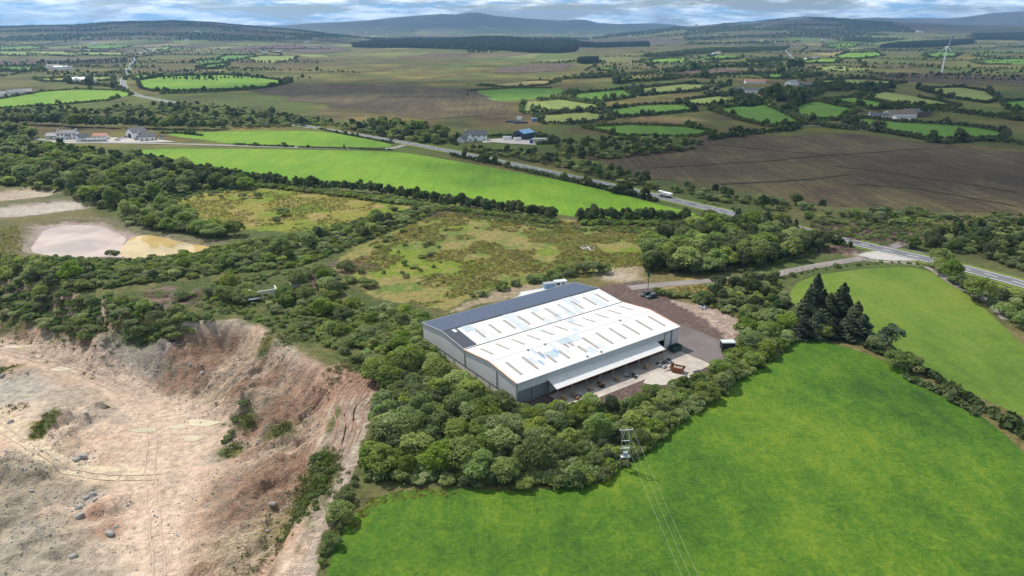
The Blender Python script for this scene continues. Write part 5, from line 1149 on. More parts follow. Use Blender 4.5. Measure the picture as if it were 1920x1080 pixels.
for kd, lst in bykind.items():
    K_ = KIND[kd]
    order = sorted(range(len(lst)), key=lambda i: -(lst[i][3] / math.hypot(lst[i][1], lst[i][2], CAM_H) if in_view(lst[i][1], lst[i][2]) else 0))
    alone = [i for i in order[:300] if in_view(lst[i][1], lst[i][2])]; rest = order[len(alone):]
    ordn = {}
    for lb in set(lst[i][6] for i in alone):
        mem = sorted([i for i in alone if lst[i][6] == lb], key=lambda i: lst[i][1] / lst[i][2])
        if 1 < len(mem) <= 30:
            for n_, i in enumerate(mem): ordn[i] = '%d%s' % (n_ + 1, 'th' if 10 < n_ + 1 < 14 else {1: 'st', 2: 'nd', 3: 'rd'}.get((n_ + 1) % 10, 'th'))
    for c, i in enumerate(alone):
        _, x, y, s, sq, rot, lab = lst[i]
        nm = kd; lab2 = lab
        cm = K_['full'][c % len(K_['full'])]
        kw = {'willow_shrub': ('willow bush', 'greyish willow bush'), 'gorse_bush': ('low dark gorse bush', 'low dark gorse bush'), 'alder_tree': ('dark alder', 'dark alder'), 'broadleaf_tree': ('broadleaf tree', 'broadleaf tree'), 'conifer_tree': ('conifer', 'conifer')}[kd]
        words = lab.split(' ', 1)
        where = lab
        for cut in ('leafy tree ', 'round leafy tree ', 'shrubby tree ', 'bushy tree ', 'willow bush ', 'willow clump ', 'tall tree ', 'dark tree ', 'dark alder ', 'gorse bush ', 'scattered bush ', 'small bush ', 'single willow bush ', 'low weedy bush ', 'lone weedy bush ', 'low bush ', 'small tree ', 'dark conifer ', 'willow ', 'spruce ', 'bush ', 'tree '):
            if lab.startswith(cut): where = lab[len(cut):]; break
        lab2 = kw[1] + ' ' + where
        if i in ordn: lab2 += ', ' + ordn[i] + ' from the left'
        if len(lab2.split()) > 16: lab2 = kw[1] + ' ' + where
        if K_['parts']:
            r = empty(nm, (x, y, pz[kd][i]), rot, label=lab2, cat=K_['cat'], group=(kd.replace('_', ' ') + ('es ' if kd.endswith('bush') else 's ')) + where); r.scale = (s * (.82 + .4 * ((c * 37) % 11) / 11), s * (.82 + .4 * ((c * 53) % 13) / 13), s * sq)
            link('trunk', K_['trunk'][c % len(K_['trunk'])], r); link('crown', cm, r)
        else:
            r = link(nm, cm, None, (x, y, pz[kd][i] - .1), rot); r.scale = (s * (.8 + .45 * ((c * 37) % 11) / 11), s * (.8 + .45 * ((c * 53) % 13) / 13), s * sq); tag(r, lab2, K_['cat'], (kd.replace('_', ' ') + ('es ' if kd.endswith('bush') else 's ')) + where)
    if rest:
        gn_scatter({'broadleaf_tree': 'broadleaf_wood', 'willow_shrub': 'willow_scrub', 'gorse_bush': 'gorse_scrub', 'alder_tree': 'alder_wood', 'conifer_tree': 'conifer_wood'}[kd], K_['light'],
                   [(lst[i][1], lst[i][2], pz[kd][i] - .1) for i in rest], [(lst[i][3], lst[i][3], lst[i][3] * lst[i][4]) for i in rest], [lst[i][5] for i in rest], [i % 3 for i in rest],
                   {'broadleaf_tree': 'farther broadleaf trees massed among the scrub', 'willow_shrub': 'farther willow scrub spread along the road and slopes', 'gorse_bush': 'farther low gorse scrub', 'alder_tree': 'farther dark alders massed in woods and rows', 'conifer_tree': 'farther conifers'}[kd], 'scrub')
print('plants', {k: len(v) for k, v in bykind.items()})
for nm, meshes, L_, lab, cat in MASS:
    A = np.array(L_); zz = height(A[:, 0], A[:, 1])
    gn_scatter(nm, meshes, np.c_[A[:, 0], A[:, 1], zz - .05], np.repeat(A[:, 2:3], 3, 1) * RNG.uniform(.8, 1.2, (len(A), 3)), RNG.uniform(0, 6.28, len(A)), RNG.integers(0, len(meshes), len(A)), lab, cat)

# a lone pine with a bare trunk on the field hedge
q = G(1664, 676); t = empty('pine_tree', q, .4, label='tall pine with a bare trunk between the near field and the pale pasture', cat='tree')
MB().tube((0, 0, -.3), (.3, .1, 5.5), .26, .2, 8).tube((.3, .1, 5.5), (.1, 0, 10.5), .2, .06, 7).tube((.3, .1, 5), (2.0, .6, 7.2), .1, .04, 5).tube((.25, .1, 4.2), (-1.8, -.4, 6.3), .1, .04, 5).obj('trunk', M_PBARK, t)
link('crown', leafmesh('crown', crown_np(801, 3.4, 4.2, 11.4, 18, 1500, .34, spread=.7), leaf_mat('pine_needles', (.045, .068, .035), (.10, .135, .065), .2)), t)

# ---- hedges: one object to each field, built of leaf clumps
HC = [crown_np(820 + i, 1.0, -.1, 1.15, 6, 46, .36, up=.5) for i in range(4)]
def hedge(line, hh, dens, label, seed, wid=1.0, closed=False, tree=.05):
    rng = np.random.default_rng(seed)
    L = np.array(line + ([line[0]] if closed else [])); seg = np.hypot(*np.diff(L, axis=0).T); S = np.r_[0, np.cumsum(seg)]
    st = hh * .58
    s = np.arange(0, S[-1], st); s = s[fbm(s, s * 0 + seed * 9.7, 90, seed, 3) < .34 + dens * .5] if dens < 1.5 else s
    if len(s) < 2: return
    x = np.interp(s, S, L[:, 0]) + rng.normal(size=len(s)) * hh * .18; y = np.interp(s, S, L[:, 1]) + rng.normal(size=len(s)) * hh * .18; z = height(x, y)
    sx = hh * rng.uniform(.5, .95, len(s)) * wid; sz = hh * rng.uniform(.65, 1.2, len(s))
    k = rng.uniform(size=len(s)) < tree; sx[k] *= 2.0; sz[k] *= 2.2
    V, Fc, T = [], [], []; n0 = 0
    for v in range(4):
        m = np.arange(len(s)) % 4 == v
        if not m.any(): continue
        HV_, HF, HT = HC[v]; n = m.sum(); a = rng.uniform(0, 6.28, n)
        X_ = HV_[None, :, 0] * np.cos(a)[:, None] - HV_[None, :, 1] * np.sin(a)[:, None]; Y_ = HV_[None, :, 0] * np.sin(a)[:, None] + HV_[None, :, 1] * np.cos(a)[:, None]
        P = np.stack([X_ * sx[m][:, None] + x[m][:, None], Y_ * sx[m][:, None] + y[m][:, None], HV_[None, :, 2] * sz[m][:, None] + z[m][:, None]], 2).reshape(-1, 3)
        Fq = (HF[None] + (np.arange(n) * len(HV_))[:, None, None]).reshape(-1, 4) + n0; n0 += len(P)
        V.append(P); Fc.append(Fq); T.append(np.clip(np.tile(HT, n) * .7 + np.repeat(rng.uniform(0, .45, n), len(HV_)), 0, 1))
    me = mesh_np('hedge', np.concatenate(V), np.concatenate(Fc), LM['hedge'], False, {'tint': ('FLOAT', np.concatenate(T))})
    return tag(link('hedge', me), label, 'hedge', 'field hedges')
for i, (poly, hd, words) in enumerate(FPOLY):
    if hd: hedge([tuple(p) for p in poly], hd[0] * 1.15, hd[1], 'hedge round the ' + words, 900 + i, 1.0, True)
for i, (px, hh, w_, words) in enumerate([
    ([(846, 292), (880, 299), (940, 311)], 2.2, .9, 'clipped dark hedge on the near side of the main road below the white house'), ([(946, 313), (1000, 325), (1070, 340)], 2.2, .9, 'clipped dark hedge along the main road beside the long sunlit field'), ([(1072, 341), (1130, 354), (1230, 378)], 2.6, 1, 'ragged hedge along the main road near the truck'),
    ([(440, 272), (500, 274.5), (550, 276)], 1.6, .9, 'low dark hedge along the lane'), ([(560, 277), (640, 279), (735, 282)], 1.2, .9, 'low broken hedge where the lane meets the main road'), ([(600, 243), (660, 255), (738, 269)], 1.3, .9, 'thin hedge between lane field and main road'),
    ([(300, 250), (340, 250), (380, 255)], 1.6, 1, 'dark garden hedge behind the big white house'), ([(860, 263), (845, 266), (855, 272)], 2.5, 1.1, 'green hedge left of the white roadside house'), ([(918, 257), (945, 256), (962, 257)], 2.5, 1.1, 'green hedge between the white house and the blue roofed shed'), ([(1000, 254), (1030, 258), (1050, 264), (1040, 270), (1005, 271)], 2.6, 1.1, 'clipped green hedge round the blue roofed shed yard'),
    ([(1620, 650), (1720, 693), (1800, 742), (1860, 778), (1900, 806), (1960, 850)], 1.9, 1.6, 'low mixed hedge between the near field and the pale pasture'), ([(1700, 712), (1760, 735), (1830, 780)], 1.5, 1.2, 'low bramble hedge right of the pine'),
    ([(1310, 412), (1370, 420), (1500, 440), (1600, 465)], 2.0, 1, 'hedge below the main road beside the dark wood'), ([(1320, 178), (1400, 186), (1460, 190), (1520, 186)], 6, 1.1, 'thick tree hedge round the wooded farm'), ([(1290, 133), (1350, 127), (1430, 126), (1500, 128)], 9, 1.0, 'tall dark shelter belt below the sunlit fields'), ([(1300, 145), (1380, 141), (1450, 138), (1520, 146)], 6, 1.0, 'dark tree hedge above the wooded farm'),
    ([(1045, 150), (1110, 146), (1180, 141), (1230, 137)], 5, 1.0, 'long dark hedge at the edge of the open moor'), ([(1150, 158), (1230, 152), (1290, 145), (1340, 148)], 6, 1.0, 'thick dark hedge among small fields'), ([(1480, 214), (1530, 235), (1560, 240), (1660, 248), (1780, 270)], 4, 1.0, 'bushy hedge above the wide dark bog'), ([(1330, 262), (1400, 252), (1480, 246), (1500, 240)], 4, 1.0, 'hedge at the far corner of the wide dark bog'), ([(1740, 268), (1820, 262), (1900, 268), (1960, 280)], 4, .9, 'ragged bushes at the right end of the wide dark bog'),
    ([(1740, 205), (1800, 212), (1880, 222), (1950, 230)], 5, 1.0, 'dark hedge right of the big farm'), ([(1400, 200), (1450, 190), (1480, 185), (1500, 195), (1470, 212)], 7, 1.0, 'tall trees in the hedge left of the pink roofed house'), ([(1520, 170), (1560, 172), (1620, 170), (1680, 166)], 6, 1.0, 'dark tree hedge behind the pink roofed house'),
    ([(130, 157), (170, 160), (215, 163), (235, 172)], 5, 1.1, 'dark trees beside the white glasshouses'), ([(200, 138), (230, 136), (236, 150)], 5, 1, 'dark trees on the left of the far road'), ([(300, 177), (350, 175), (430, 172), (500, 166)], 3, 1, 'hedge below the bright oval field')]):
    hedge(smooth_line(Gs(px), 1), hh, w_, words, 960 + i, w_ if w_ < 1 else 1.0)

# ---- distant woods: each a mass
def wood(name, polys, kd, spacing, s0, s1, label, seed, gap=0.0):
    pts = []
    for p in polys: pts += fill(p, spacing, s0, s1, seed, gap)
    A = np.array(pts); zz = height(A[:, 0], A[:, 1])
    gn_scatter(name, KIND[kd]['light'], np.c_[A[:, 0], A[:, 1], zz - .2], np.repeat(A[:, 2:3], 3, 1), RNG.uniform(0, 6.28, len(A)), RNG.integers(0, 3, len(A)), label, 'wood')
wood('conifer_plantation', [[(660, 86), (700, 80), (800, 77), (1000, 80), (1090, 82), (1080, 97), (1050, 100), (990, 99), (940, 95), (870, 93), (760, 90), (662, 89)], [(1090, 83), (1215, 82), (1218, 87), (1090, 89)]], CO, 9.5, 1.0, 1.35, 'long dark conifer plantation across the moor', 81)
wood('conifer_plantation', [[(1650, 90), (1680, 84), (1760, 80), (1825, 76), (1828, 82), (1760, 88), (1700, 90)], [(1820, 70), (2050, 69), (2050, 74), (1830, 75)]], CO, 10, 1.0, 1.35, 'dark conifer plantation behind the wind turbine', 82)
wood('conifer_copse', [[(1080, 118), (1100, 114), (1122, 115), (1122, 119), (1095, 121)]], CO, 8, .9, 1.2, 'small conifer copse alone on the moor edge', 83)
wood('broadleaf_wood_far', [[(1280, 97), (1340, 93), (1480, 90), (1470, 96), (1380, 99), (1285, 104)], [(1200, 108), (1240, 103), (1285, 98), (1285, 106), (1230, 110)], [(1395, 118), (1450, 113), (1480, 116), (1420, 120)], [(1235, 137), (1285, 130), (1286, 138), (1260, 140)], [(1570, 78), (1640, 70), (1720, 72), (1640, 80)]], A_, 11, 1.2, 1.9, 'far broadleaf woods between the sunlit fields', 84, .2)
wood('farm_trees', [[(1420, 178), (1470, 172), (1540, 176), (1545, 184), (1500, 186), (1440, 192)], [(1520, 166), (1570, 160), (1600, 164), (1570, 172)], [(1640, 212), (1660, 204), (1740, 206), (1750, 214), (1740, 220)]], A_, 9, 1.1, 1.8, 'trees massed round the farms on the right', 85, .2)
def copses(polys, spacing, s0, s1, gap, sc_, seed):
    rng = np.random.default_rng(seed); out = []
    for p in polys:
        x, y = spread(Gs(p), spacing, rng); k = (fbm(x, y * 2.2, sc_, seed, 3) > gap) & (y < 9500)
        out += [(a, b, rng.uniform(s0, s1)) for a, b in zip(x[k], y[k])]
    return out
for nm, pl, sp_, s0_, s1_, gp, lab in (('hillfoot_woods', [[(-60, 72), (0, 66), (300, 60), (480, 62), (640, 70), (640, 78), (400, 78), (200, 76), (-60, 80)]], 26, 1.6, 2.8, .52, 'dark woods and hedges at the foot of the left ridge'), ('hillfoot_woods', [[(500, 66), (620, 60), (900, 60), (1200, 58), (1290, 62), (1290, 70), (1000, 72), (700, 73), (560, 76)]], 34, 2.0, 3.4, .54, 'blue dark woods in the vale below the mountain'), ('hillfoot_woods', [[(1280, 70), (1330, 56), (1420, 52), (1560, 52), (1720, 58), (1980, 62), (1980, 68), (1760, 70), (1640, 70), (1560, 78), (1400, 84), (1290, 84)]], 26, 1.6, 2.8, .53, 'dark woods scattered over the slopes of the right hill')):
    A = np.array(copses(pl, sp_, s0_, s1_, gp, 520, len(lab))); zz = height(A[:, 0], A[:, 1]); print(nm, len(A))
    gn_scatter(nm, KIND[A_]['light'], np.c_[A[:, 0], A[:, 1], zz - .3], np.c_[A[:, 2], A[:, 2], A[:, 2] * .8], RNG.uniform(0, 6.28, len(A)), RNG.integers(0, 3, len(A)), lab, 'wood')
far_pts = []
rg = np.random.default_rng(91)
for k in range(330):
    px = rg.uniform(-60, 1980); py = 58 + 90 * rg.uniform() ** 2.0
    if 560 < px < 1060 and py > 84: continue
    if 640 < px < 1250 and 72 < py < 100: continue
    c = Gs([(px, py)])[0]; a = rg.normal() * .35 + (0 if rg.uniform() < .75 else 1.5); ln = rg.uniform(120, 520)
    for s in np.arange(-ln / 2, ln / 2, rg.uniform(4.5, 9)):
        far_pts.append((c[0] + math.cos(a) * s + rg.normal() * 2, c[1] + math.sin(a) * s + rg.normal() * 2, rg.uniform(.45, 1.1) * (1.7 if rg.uniform() < .08 else 1)))
A = np.array(far_pts); zz = height(A[:, 0], A[:, 1])
gn_scatter('hedgerow_trees', KIND[A_]['light'], np.c_[A[:, 0], A[:, 1], zz - .2], np.repeat(A[:, 2:3], 3, 1), RNG.uniform(0, 6.28, len(A)), RNG.integers(0, 3, len(A)), 'far hedgerows and tree lines scattered to the foot of the hills', 'trees')

# ------------------------------------------------------------------ houses and farms
M_RENDER = plain('white_render', (.76, .75, .72), .8, .10, .3); M_CREAM = plain('cream_render', (.58, .52, .43), .85, .15, .3); M_SL = plain('slate_roof', (.075, .078, .09), .6, .25, .8); M_GREYR = plain('grey_roof', (.20, .20, .20), .7, .2, .6); M_TILE = plain('red_tile_roof', (.36, .17, .12), .8, .25, .8); M_PINK = plain('salmon_tile_roof', (.46, .28, .20), .8, .2, .8)
M_BLUER = plain('blue_shed_roof', (.13, .25, .40), .5, .15, .5); M_NAVY = plain('navy_cladding', (.035, .05, .075), .6, .2, .5); M_GREENW = plain('green_cladding', (.05, .10, .075), .6, .2, .5); M_BROWN = plain('brown_cladding', (.12, .09, .07), .7, .2, .5)
HOUSES = []
def house(px, py, L, W, he, hr, rz, wall, roof, words, cat='house', win=3, chim=1, storeys=1, door=True, name='farmhouse', big_door=False, wing=None, base=None):
    """gabled building, long side along local x; base on the ground at a pixel of the photograph"""
    q = base or G(px, py); r = empty(name, q, rz, label=words, cat=cat)
    a, b = L / 2, W / 2
    MB().prism([(-b, -.6), (b, -.6), (b, he), (0, hr), (-b, he)], 'x', -a, a).obj('wall', wall, r)
    o = .35
    ro = MB().prism([(-b - o, he - .22), (0, hr + .1), (b + o, he - .22), (b + o, he + .02), (0, hr + .36), (-b - o, he + .02)], 'x', -a - .3, a + .3).obj('roof', roof, r)
    for k in range(chim):
        cx = (-a + .6, a - .6, 0)[k]; MB().box((cx, 0, hr + .45), (.8, 1.0, 1.5)).obj('chimney', wall, ro)
    for s in (-1, 1):
        for st in range(storeys):
            for k in range(win):
                x = -a + (k + .5) * L / win
                if door and st == 0 and k == win // 2: continue
                MB().box((x, s * (b + .02), 1.4 + st * 2.5), (min(1.2, L / win * .5), .1, 1.15)).obj('window', M_GLASS, r)
    if door:
        for s in (-1,): MB().box((0, s * (b + .03), 1.0), (1.0, .1, 2.05)).obj('door', M_NAVY, r)
    if big_door: MB().box((-a - .03, 0, he * .38), (.12, W * .35, he * .75)).obj('shed_door_shade', M_DARK, r)  # near-black panel: the open doorway's shade put into colour
    if wing:
        x, l, w2, h2, hr2 = wing
        MB().prism([(x - w2 / 2, -.6), (x + w2 / 2, -.6), (x + w2 / 2, h2), (x, hr2), (x - w2 / 2, h2)], 'y', -b - l, -b + .4).obj('wing', wall, r)
        MB().prism([(x - w2 / 2 - .3, h2 - .2), (x, hr2 + .1), (x + w2 / 2 + .3, h2 - .2), (x + w2 / 2 + .3, h2 + .02), (x, hr2 + .34), (x - w2 / 2 - .3, h2 + .02)], 'y', -b - l - .3, 0).obj('wing_roof', roof, r)
        MB().box((x, -b - l - .03, 1.4), (1.3, .1, 1.2)).obj('window', M_GLASS, r)
    return r
# the white farmstead on the lane
YD = drape('farm_yard', Gs([(90, 266), (112, 259), (160, 260), (205, 258), (240, 258), (300, 262), (330, 266), (250, 268), (150, 269), (100, 268)]), plain('farm_concrete', (.33, .30, .27), .9, .15, .1), .2, 6, label='pale concrete yard of the white farmstead', cat='yard')
house(129, 260.5, 16, 7, 5.0, 7.4, .10, M_RENDER, M_SL, 'long two storey white farmhouse with grey slate roof on the lane', chim=2, storeys=2, win=5, wing=(1.5, 1.5, 3, 2.4, 3.6))
house(101, 260.5, 9, 8, 3.0, 5.0, .10, M_CREAM, M_SL, 'low cream barn joined to the left of the long white farmhouse', 'barn', 1, 0, door=False, name='barn')
house(156, 264.5, 9, 7, 3.4, 5.9, 1.0, M_RENDER, M_SL, 'white gabled house with dark roof in the middle of the farmstead', chim=1, win=2)
house(190, 260.5, 11, 6, 3.0, 4.6, .08, M_RENDER, M_TILE, 'white outbuilding with red tiled roof in the farmstead', 'outbuilding', 3, 0, name='outbuilding')
house(182, 265.5, 16, 4, 2.0, 2.5, .10, M_RENDER, M_SL, 'long low white kennel row in front of the red roofed outbuilding', 'shed', 9, 0, door=False, name='shed')
house(258, 257.5, 13, 12, 5.0, 8.2, .95, M_RENDER, M_SL, 'large white gabled shed with dark roof and open door in the farmstead', 'shed', 2, 0, door=False, name='farm_shed', big_door=True)
house(276, 263.0, 12, 8, 3.4, 6.4, .5, M_RENDER, M_SL, 'white house with hipped dark roof at the lane end of the farmstead', 'house', 3, 1)
rr = random.Random(9)
for (px, py, rz, pt, w_, suv) in ((237, 259, .3, P_SILV, 'silver van parked left of the large white shed', True), (226, 261, .2, P_WHITE, 'white car parked left of the silver van', False), (221, 264, .1, P_WHITE, 'white car parked by the farmstead gate', False), (249, 258.5, .4, P_RED, 'dark red car parked beside the large shed door', False), (257, 263, 1.2, P_BLACK, 'black car parked in front of the hipped white house', False), (303, 257.5, .1, P_GREY, 'dark car on the drive right of the farmstead', False), (301, 261, 1.1, P_WHITE, 'white car on the drive right of the farmstead', False), (733, 263.5, 2.4, P_BLACK, 'dark car driving on the main road near the lane junction', False)):
    c_ = car(G(px, py) + Vector((0, 0, .35)), rz, pt, w_, suv=suv)
# white roadside house and blue roofed shed
drape('house_yard', Gs([(905, 262), (940, 260), (1000, 263), (1005, 272), (960, 270), (925, 267), (905, 268)]), bpy.data.materials['farm_concrete'], .25, 6, label='concrete yard beside the blue roofed shed', cat='yard')
house(892, 263, 18, 8, 4.8, 8.0, .12, M_RENDER, M_SL, 'white roadside house with steep dark roof and front gable', chim=1, storeys=2, win=4, wing=(-5, 3, 5.5, 3.6, 6.2))
house(868, 266, 9, 6, 2.8, 5.0, 1.1, M_RENDER, M_SL, 'white garage wing left of the roadside house', 'garage', 2, 0, name='garage')
house(982, 259.5, 15, 12, 5.2, 7.4, .9, M_NAVY, M_BLUER, 'navy shed with blue roof beside the roadside house', 'shed', 1, 0, door=False, name='farm_shed', big_door=True)
def container(px, py, L, W, Hh, rz, mat, words, cat='container', name='container'):
    t = empty(name, G(px, py), rz, label=words, cat=cat); m = MB().box((0, 0, Hh / 2), (L, W, Hh)); m.obj('body', mat, t); MB().box((0, 0, Hh + .05), (L + .1, W + .1, .12)).obj('roof', M_PATCHB, t)
    for s in (-1, 1): MB().box((L / 2 + .03, s * W * .24, Hh / 2), (.06, W * .44, Hh * .9)).obj('door', mat, t)
    for k in range(5): MB().box((-L / 2 + (k + .5) * L / 5, -W / 2 - .03, Hh / 2), (.12, .06, Hh * .9)).obj('rib', mat, t)
    return t
container(951, 262, 7, 2.6, 2.8, .1, M_OFFW, 'white container left of the blue roofed shed'); container(970, 263.5, 6, 2.6, 2.6, .35, M_OFFW, 'white container in front of the blue roofed shed')
container(1012, 264.5, 12, 3.2, 2.2, .05, M_CREAM, 'long low pale trailer right of the blue roofed shed', 'trailer', 'trailer_unit'); container(1003, 227.5, 6.5, 2.5, 3.0, .15, plain('bright_blue_paint', (.05, .26, .55), .5, .15, 1), 'bright blue box trailer at the edge of the pale field', 'trailer', 'trailer_unit'); container(974, 224.5, 5, 2.6, 3, .1, M_OFFW, 'white tank beside the black silage heap', 'tank', 'storage_tank')
q = G(996, 269); t = empty('water_tank', q, 0, label='dark blue upright tank in front of the blue roofed shed', cat='tank'); MB().tube((0, 0, 0), (0, 0, 3.2), 1.5, None, 16).obj('body', P_BLUE, t); MB().tube((0, 0, 3.2), (0, 0, 3.7), 1.5, .5, 16).obj('lid', P_BLUE, t); MB().box((1.6, 0, 1.6), (.12, .5, 3.2)).obj('ladder', M_STEEL, t)
M_WRAP = plain('black_silage_wrap', (.03, .034, .045), .35, .4, 1)
for k, (px, py, L) in enumerate(((962, 229, 15), (976, 231, 14))):
    t = empty('silage_heap', G(px, py), .1, label=('black sheeted silage heap behind the roadside house' if k == 0 else 'nearer black sheeted silage heap with tyres on it'), cat='silage')
    MB().prism([(-3.5, 0), (3.5, 0), (2.6, 1.5), (0, 2.0), (-2.6, 1.5)], 'x', -L / 2, L / 2).obj('sheeting', M_WRAP, t)
    for j in range(6): MB().tube((-L / 2 + 1 + j * 2.2, -1.8, 1.7), (-L / 2 + 1 + j * 2.2, -1.8, 1.95), .6, None, 10).obj('tyre', M_BLACK, t)
# farms on the right and in the distance
for (px, py, L, W, he, hr, rz, wl_, rf, w_, cat, nm, win, ch, st) in [
    (1646, 221, 20, 9, 2.8, 5.2, .05, M_RENDER, M_SL, 'white bungalow at the left end of the big farm', 'house', 'bungalow', 5, 1, 1),
    (1686, 219, 30, 14, 4.5, 7.0, .05, M_CREAM, M_BROWN, 'wide brown roofed shed in the middle of the big farm', 'shed', 'farm_shed', 1, 0, 1), (1712, 218, 26, 16, 5.0, 7.8, .1, M_BROWN, M_SL, 'dark roofed cattle shed at the right of the big farm', 'shed', 'farm_shed', 1, 0, 1), (1694, 226, 20, 8, 4.0, 5.4, .05, M_RENDER, M_GREYR, 'white fronted shed at the near side of the big farm', 'shed', 'farm_shed', 6, 0, 1),
    (1500, 187.5, 15, 9, 4.4, 7.4, .4, M_RENDER, M_PINK, 'white house with salmon roof among dark trees', 'house', 'farmhouse', 4, 1, 2), (1410, 173.5, 30, 9, 4.0, 6.0, .05, M_RENDER, M_SL, 'long white farmhouse with dark roof among hedges', 'house', 'farmhouse', 6, 2, 1), (1388, 171, 14, 10, 4, 6, .1, M_NAVY, M_SL, 'dark shed left of the long white farmhouse', 'shed', 'farm_shed', 1, 0, 1),
    (1415, 156, 34, 9, 3.4, 6, .02, M_RENDER, M_TILE, 'long white house with red roof above the farm', 'house', 'farmhouse', 6, 1, 1), (1484, 160, 22, 12, 5, 8, .7, M_RENDER, M_GREYR, 'grey roofed farm shed with white gable', 'shed', 'farm_shed', 2, 0, 1), (1520, 163, 30, 14, 4, 6, .05, M_GREENW, M_SL, 'dark blue roofed shed right of the grey roofed shed', 'shed', 'farm_shed', 1, 0, 1),
    (1516, 112, 20, 10, 4, 7, .1, M_RENDER, M_SL, 'small white house in the sunlit fields', 'house', 'farmhouse', 3, 1, 1), (1530, 110.5, 22, 10, 4, 6, .1, M_RENDER, M_GREYR, 'long white shed in the sunlit fields', 'shed', 'farm_shed', 3, 0, 1), (1342, 103, 26, 14, 6, 9, .5, M_RENDER, M_GREYR, 'white barn above the sunlit field', 'barn', 'barn', 2, 0, 1), (1347, 101.5, 16, 10, 5, 9, .1, M_RENDER, M_TILE, 'red roofed house behind the white barn', 'house', 'farmhouse', 2, 1, 1),
    (1289, 131, 20, 9, 4, 7, .1, M_RENDER, M_SL, 'white house by the tall shelter belt', 'house', 'farmhouse', 3, 1, 1), (1243, 105, 26, 12, 5, 9, .3, M_CREAM, M_TILE, 'pink house at the edge of the far wood', 'house', 'farmhouse', 3, 1, 1), (1478, 87.5, 24, 10, 5, 9, .2, M_RENDER, M_SL, 'far white house above the pale lane', 'house', 'farmhouse', 3, 1, 1), (1723, 69.5, 40, 16, 7, 12, .1, M_RENDER, M_SL, 'white house in front of the dark plantation', 'house', 'farmhouse', 3, 1, 1), (1915, 84.5, 26, 12, 6, 10, .8, M_RENDER, M_SL, 'white gabled house at the far right', 'house', 'farmhouse', 3, 1, 1),
    (497, 101, 22, 10, 5, 8.5, .1, M_CREAM, M_SL, 'cream farmhouse on the low hill', 'house', 'farmhouse', 3, 1, 1), (521, 99.5, 24, 11, 5, 8, .1, M_BROWN, M_GREYR, 'stone barn on the low hill', 'barn', 'barn', 2, 0, 1), (533, 99.5, 16, 9, 5, 8, .5, M_CREAM, M_SL, 'small house right of the stone barn', 'house', 'farmhouse', 2, 1, 1),
    (101, 128.5, 28, 14, 6, 9, .1, M_OFFW, M_BROWN, 'brown roofed shed in the far white yard', 'shed', 'farm_shed', 3, 0, 1), (116, 130.5, 30, 13, 6, 8, .05, M_RENDER, M_PATCHB, 'long white shed in the far yard', 'shed', 'farm_shed', 3, 0, 1), (128, 130.5, 18, 10, 5, 7.5, .5, M_RENDER, M_SL, 'small white house right of the far yard', 'house', 'farmhouse', 3, 1, 1),
    (140, 152, 18, 14, 3.4, 6.6, 1.35, M_RENDER, M_OFFW, 'white polytunnel beside dark trees', 'polytunnel', 'polytunnel', 1, 0, 1), (152, 152, 18, 14, 3.4, 6.6, 1.35, M_RENDER, M_OFFW, 'second white polytunnel beside dark trees', 'polytunnel', 'polytunnel', 1, 0, 1), (172, 155, 16, 9, 4, 6, .1, M_CREAM, M_GREYR, 'grey roofed shed right of the polytunnels', 'shed', 'farm_shed', 2, 0, 1),
    (0, 182, 18, 10, 4, 7.5, .2, M_RENDER, M_GREYR, 'grey roofed white house at the left edge', 'house', 'farmhouse', 3, 1, 1), (30, 178.5, 20, 10, 4, 7.5, .9, M_RENDER, M_GREYR, 'grey gabled house above the left field', 'house', 'farmhouse', 3, 0, 1), (45, 177, 22, 11, 4, 7.5, .5, M_BROWN, M_GREYR, 'brown barn right of the grey gabled house', 'barn', 'barn', 2, 0, 1)]:
    house(px, py, L, W, he, hr, rz, wl_, rf, w_, cat, win, ch, st, name=nm)
rg = np.random.default_rng(17)
SIDE = ['white cottage %s']
spots = [(172, 83, 'far below the left ridge'), (178, 84, 'beside another under the left ridge'), (276, 70, 'on the flank of the left ridge'), (285, 69, 'high on the flank of the left ridge'), (345, 54, 'near the crest of the left ridge'), (362, 55, 'under the crest of the left ridge'), (335, 66, 'on the slope right of the left ridge'), (350, 74, 'at the foot of the left ridge'), (372, 72, 'right of the ridge foot'), (470, 62, 'in the wooded vale left of the mountain'), (537, 71, 'by the conifers left of the mountain'), (548, 79, 'near the left end of the plantation'), (575, 80, 'left of the plantation edge'), (805, 71.5, 'behind the middle of the plantation'), (852, 74, 'just behind the plantation'), (700, 69, 'behind the left end of the plantation'), (760, 52, 'low on the mountain side'), (780, 55, 'in the sunlit fields under the mountain'), (1222, 61, 'on the rise right of the mountain'), (1180, 69, 'below the rise right of the mountain'), (1150, 68, 'in the trees below the mountain'), (1305, 61, 'on the left flank of the right hill'), (1332, 53, 'high on the left flank of the right hill'), (1312, 62, 'lower on the flank of the right hill'), (1456, 80, 'in the valley below the right hill'), (1395, 60, 'in the fields of the right hill'), (1675, 52, 'in the far village on the right'), (1690, 53, 'in the middle of the far right village'), (1700, 51, 'at the top of the far right village'), (1755, 51.5, 'right of the far village'), (1545, 76, 'by the woods under the right hill'), (1550, 52, 'in the trees on the right hill')]
for (px, py, w_) in spots:
    D = np.hypot(*Gs([(px, py)])[0]); k = min(2.2, max(1.0, D / 2600))
    house(px, py, 14 * k, 8 * k, 3.6 * k, 6.6 * k, rg.uniform(-.4, .4), M_RENDER, M_SL, 'small far white house ' + w_, win=2, chim=0, door=False)

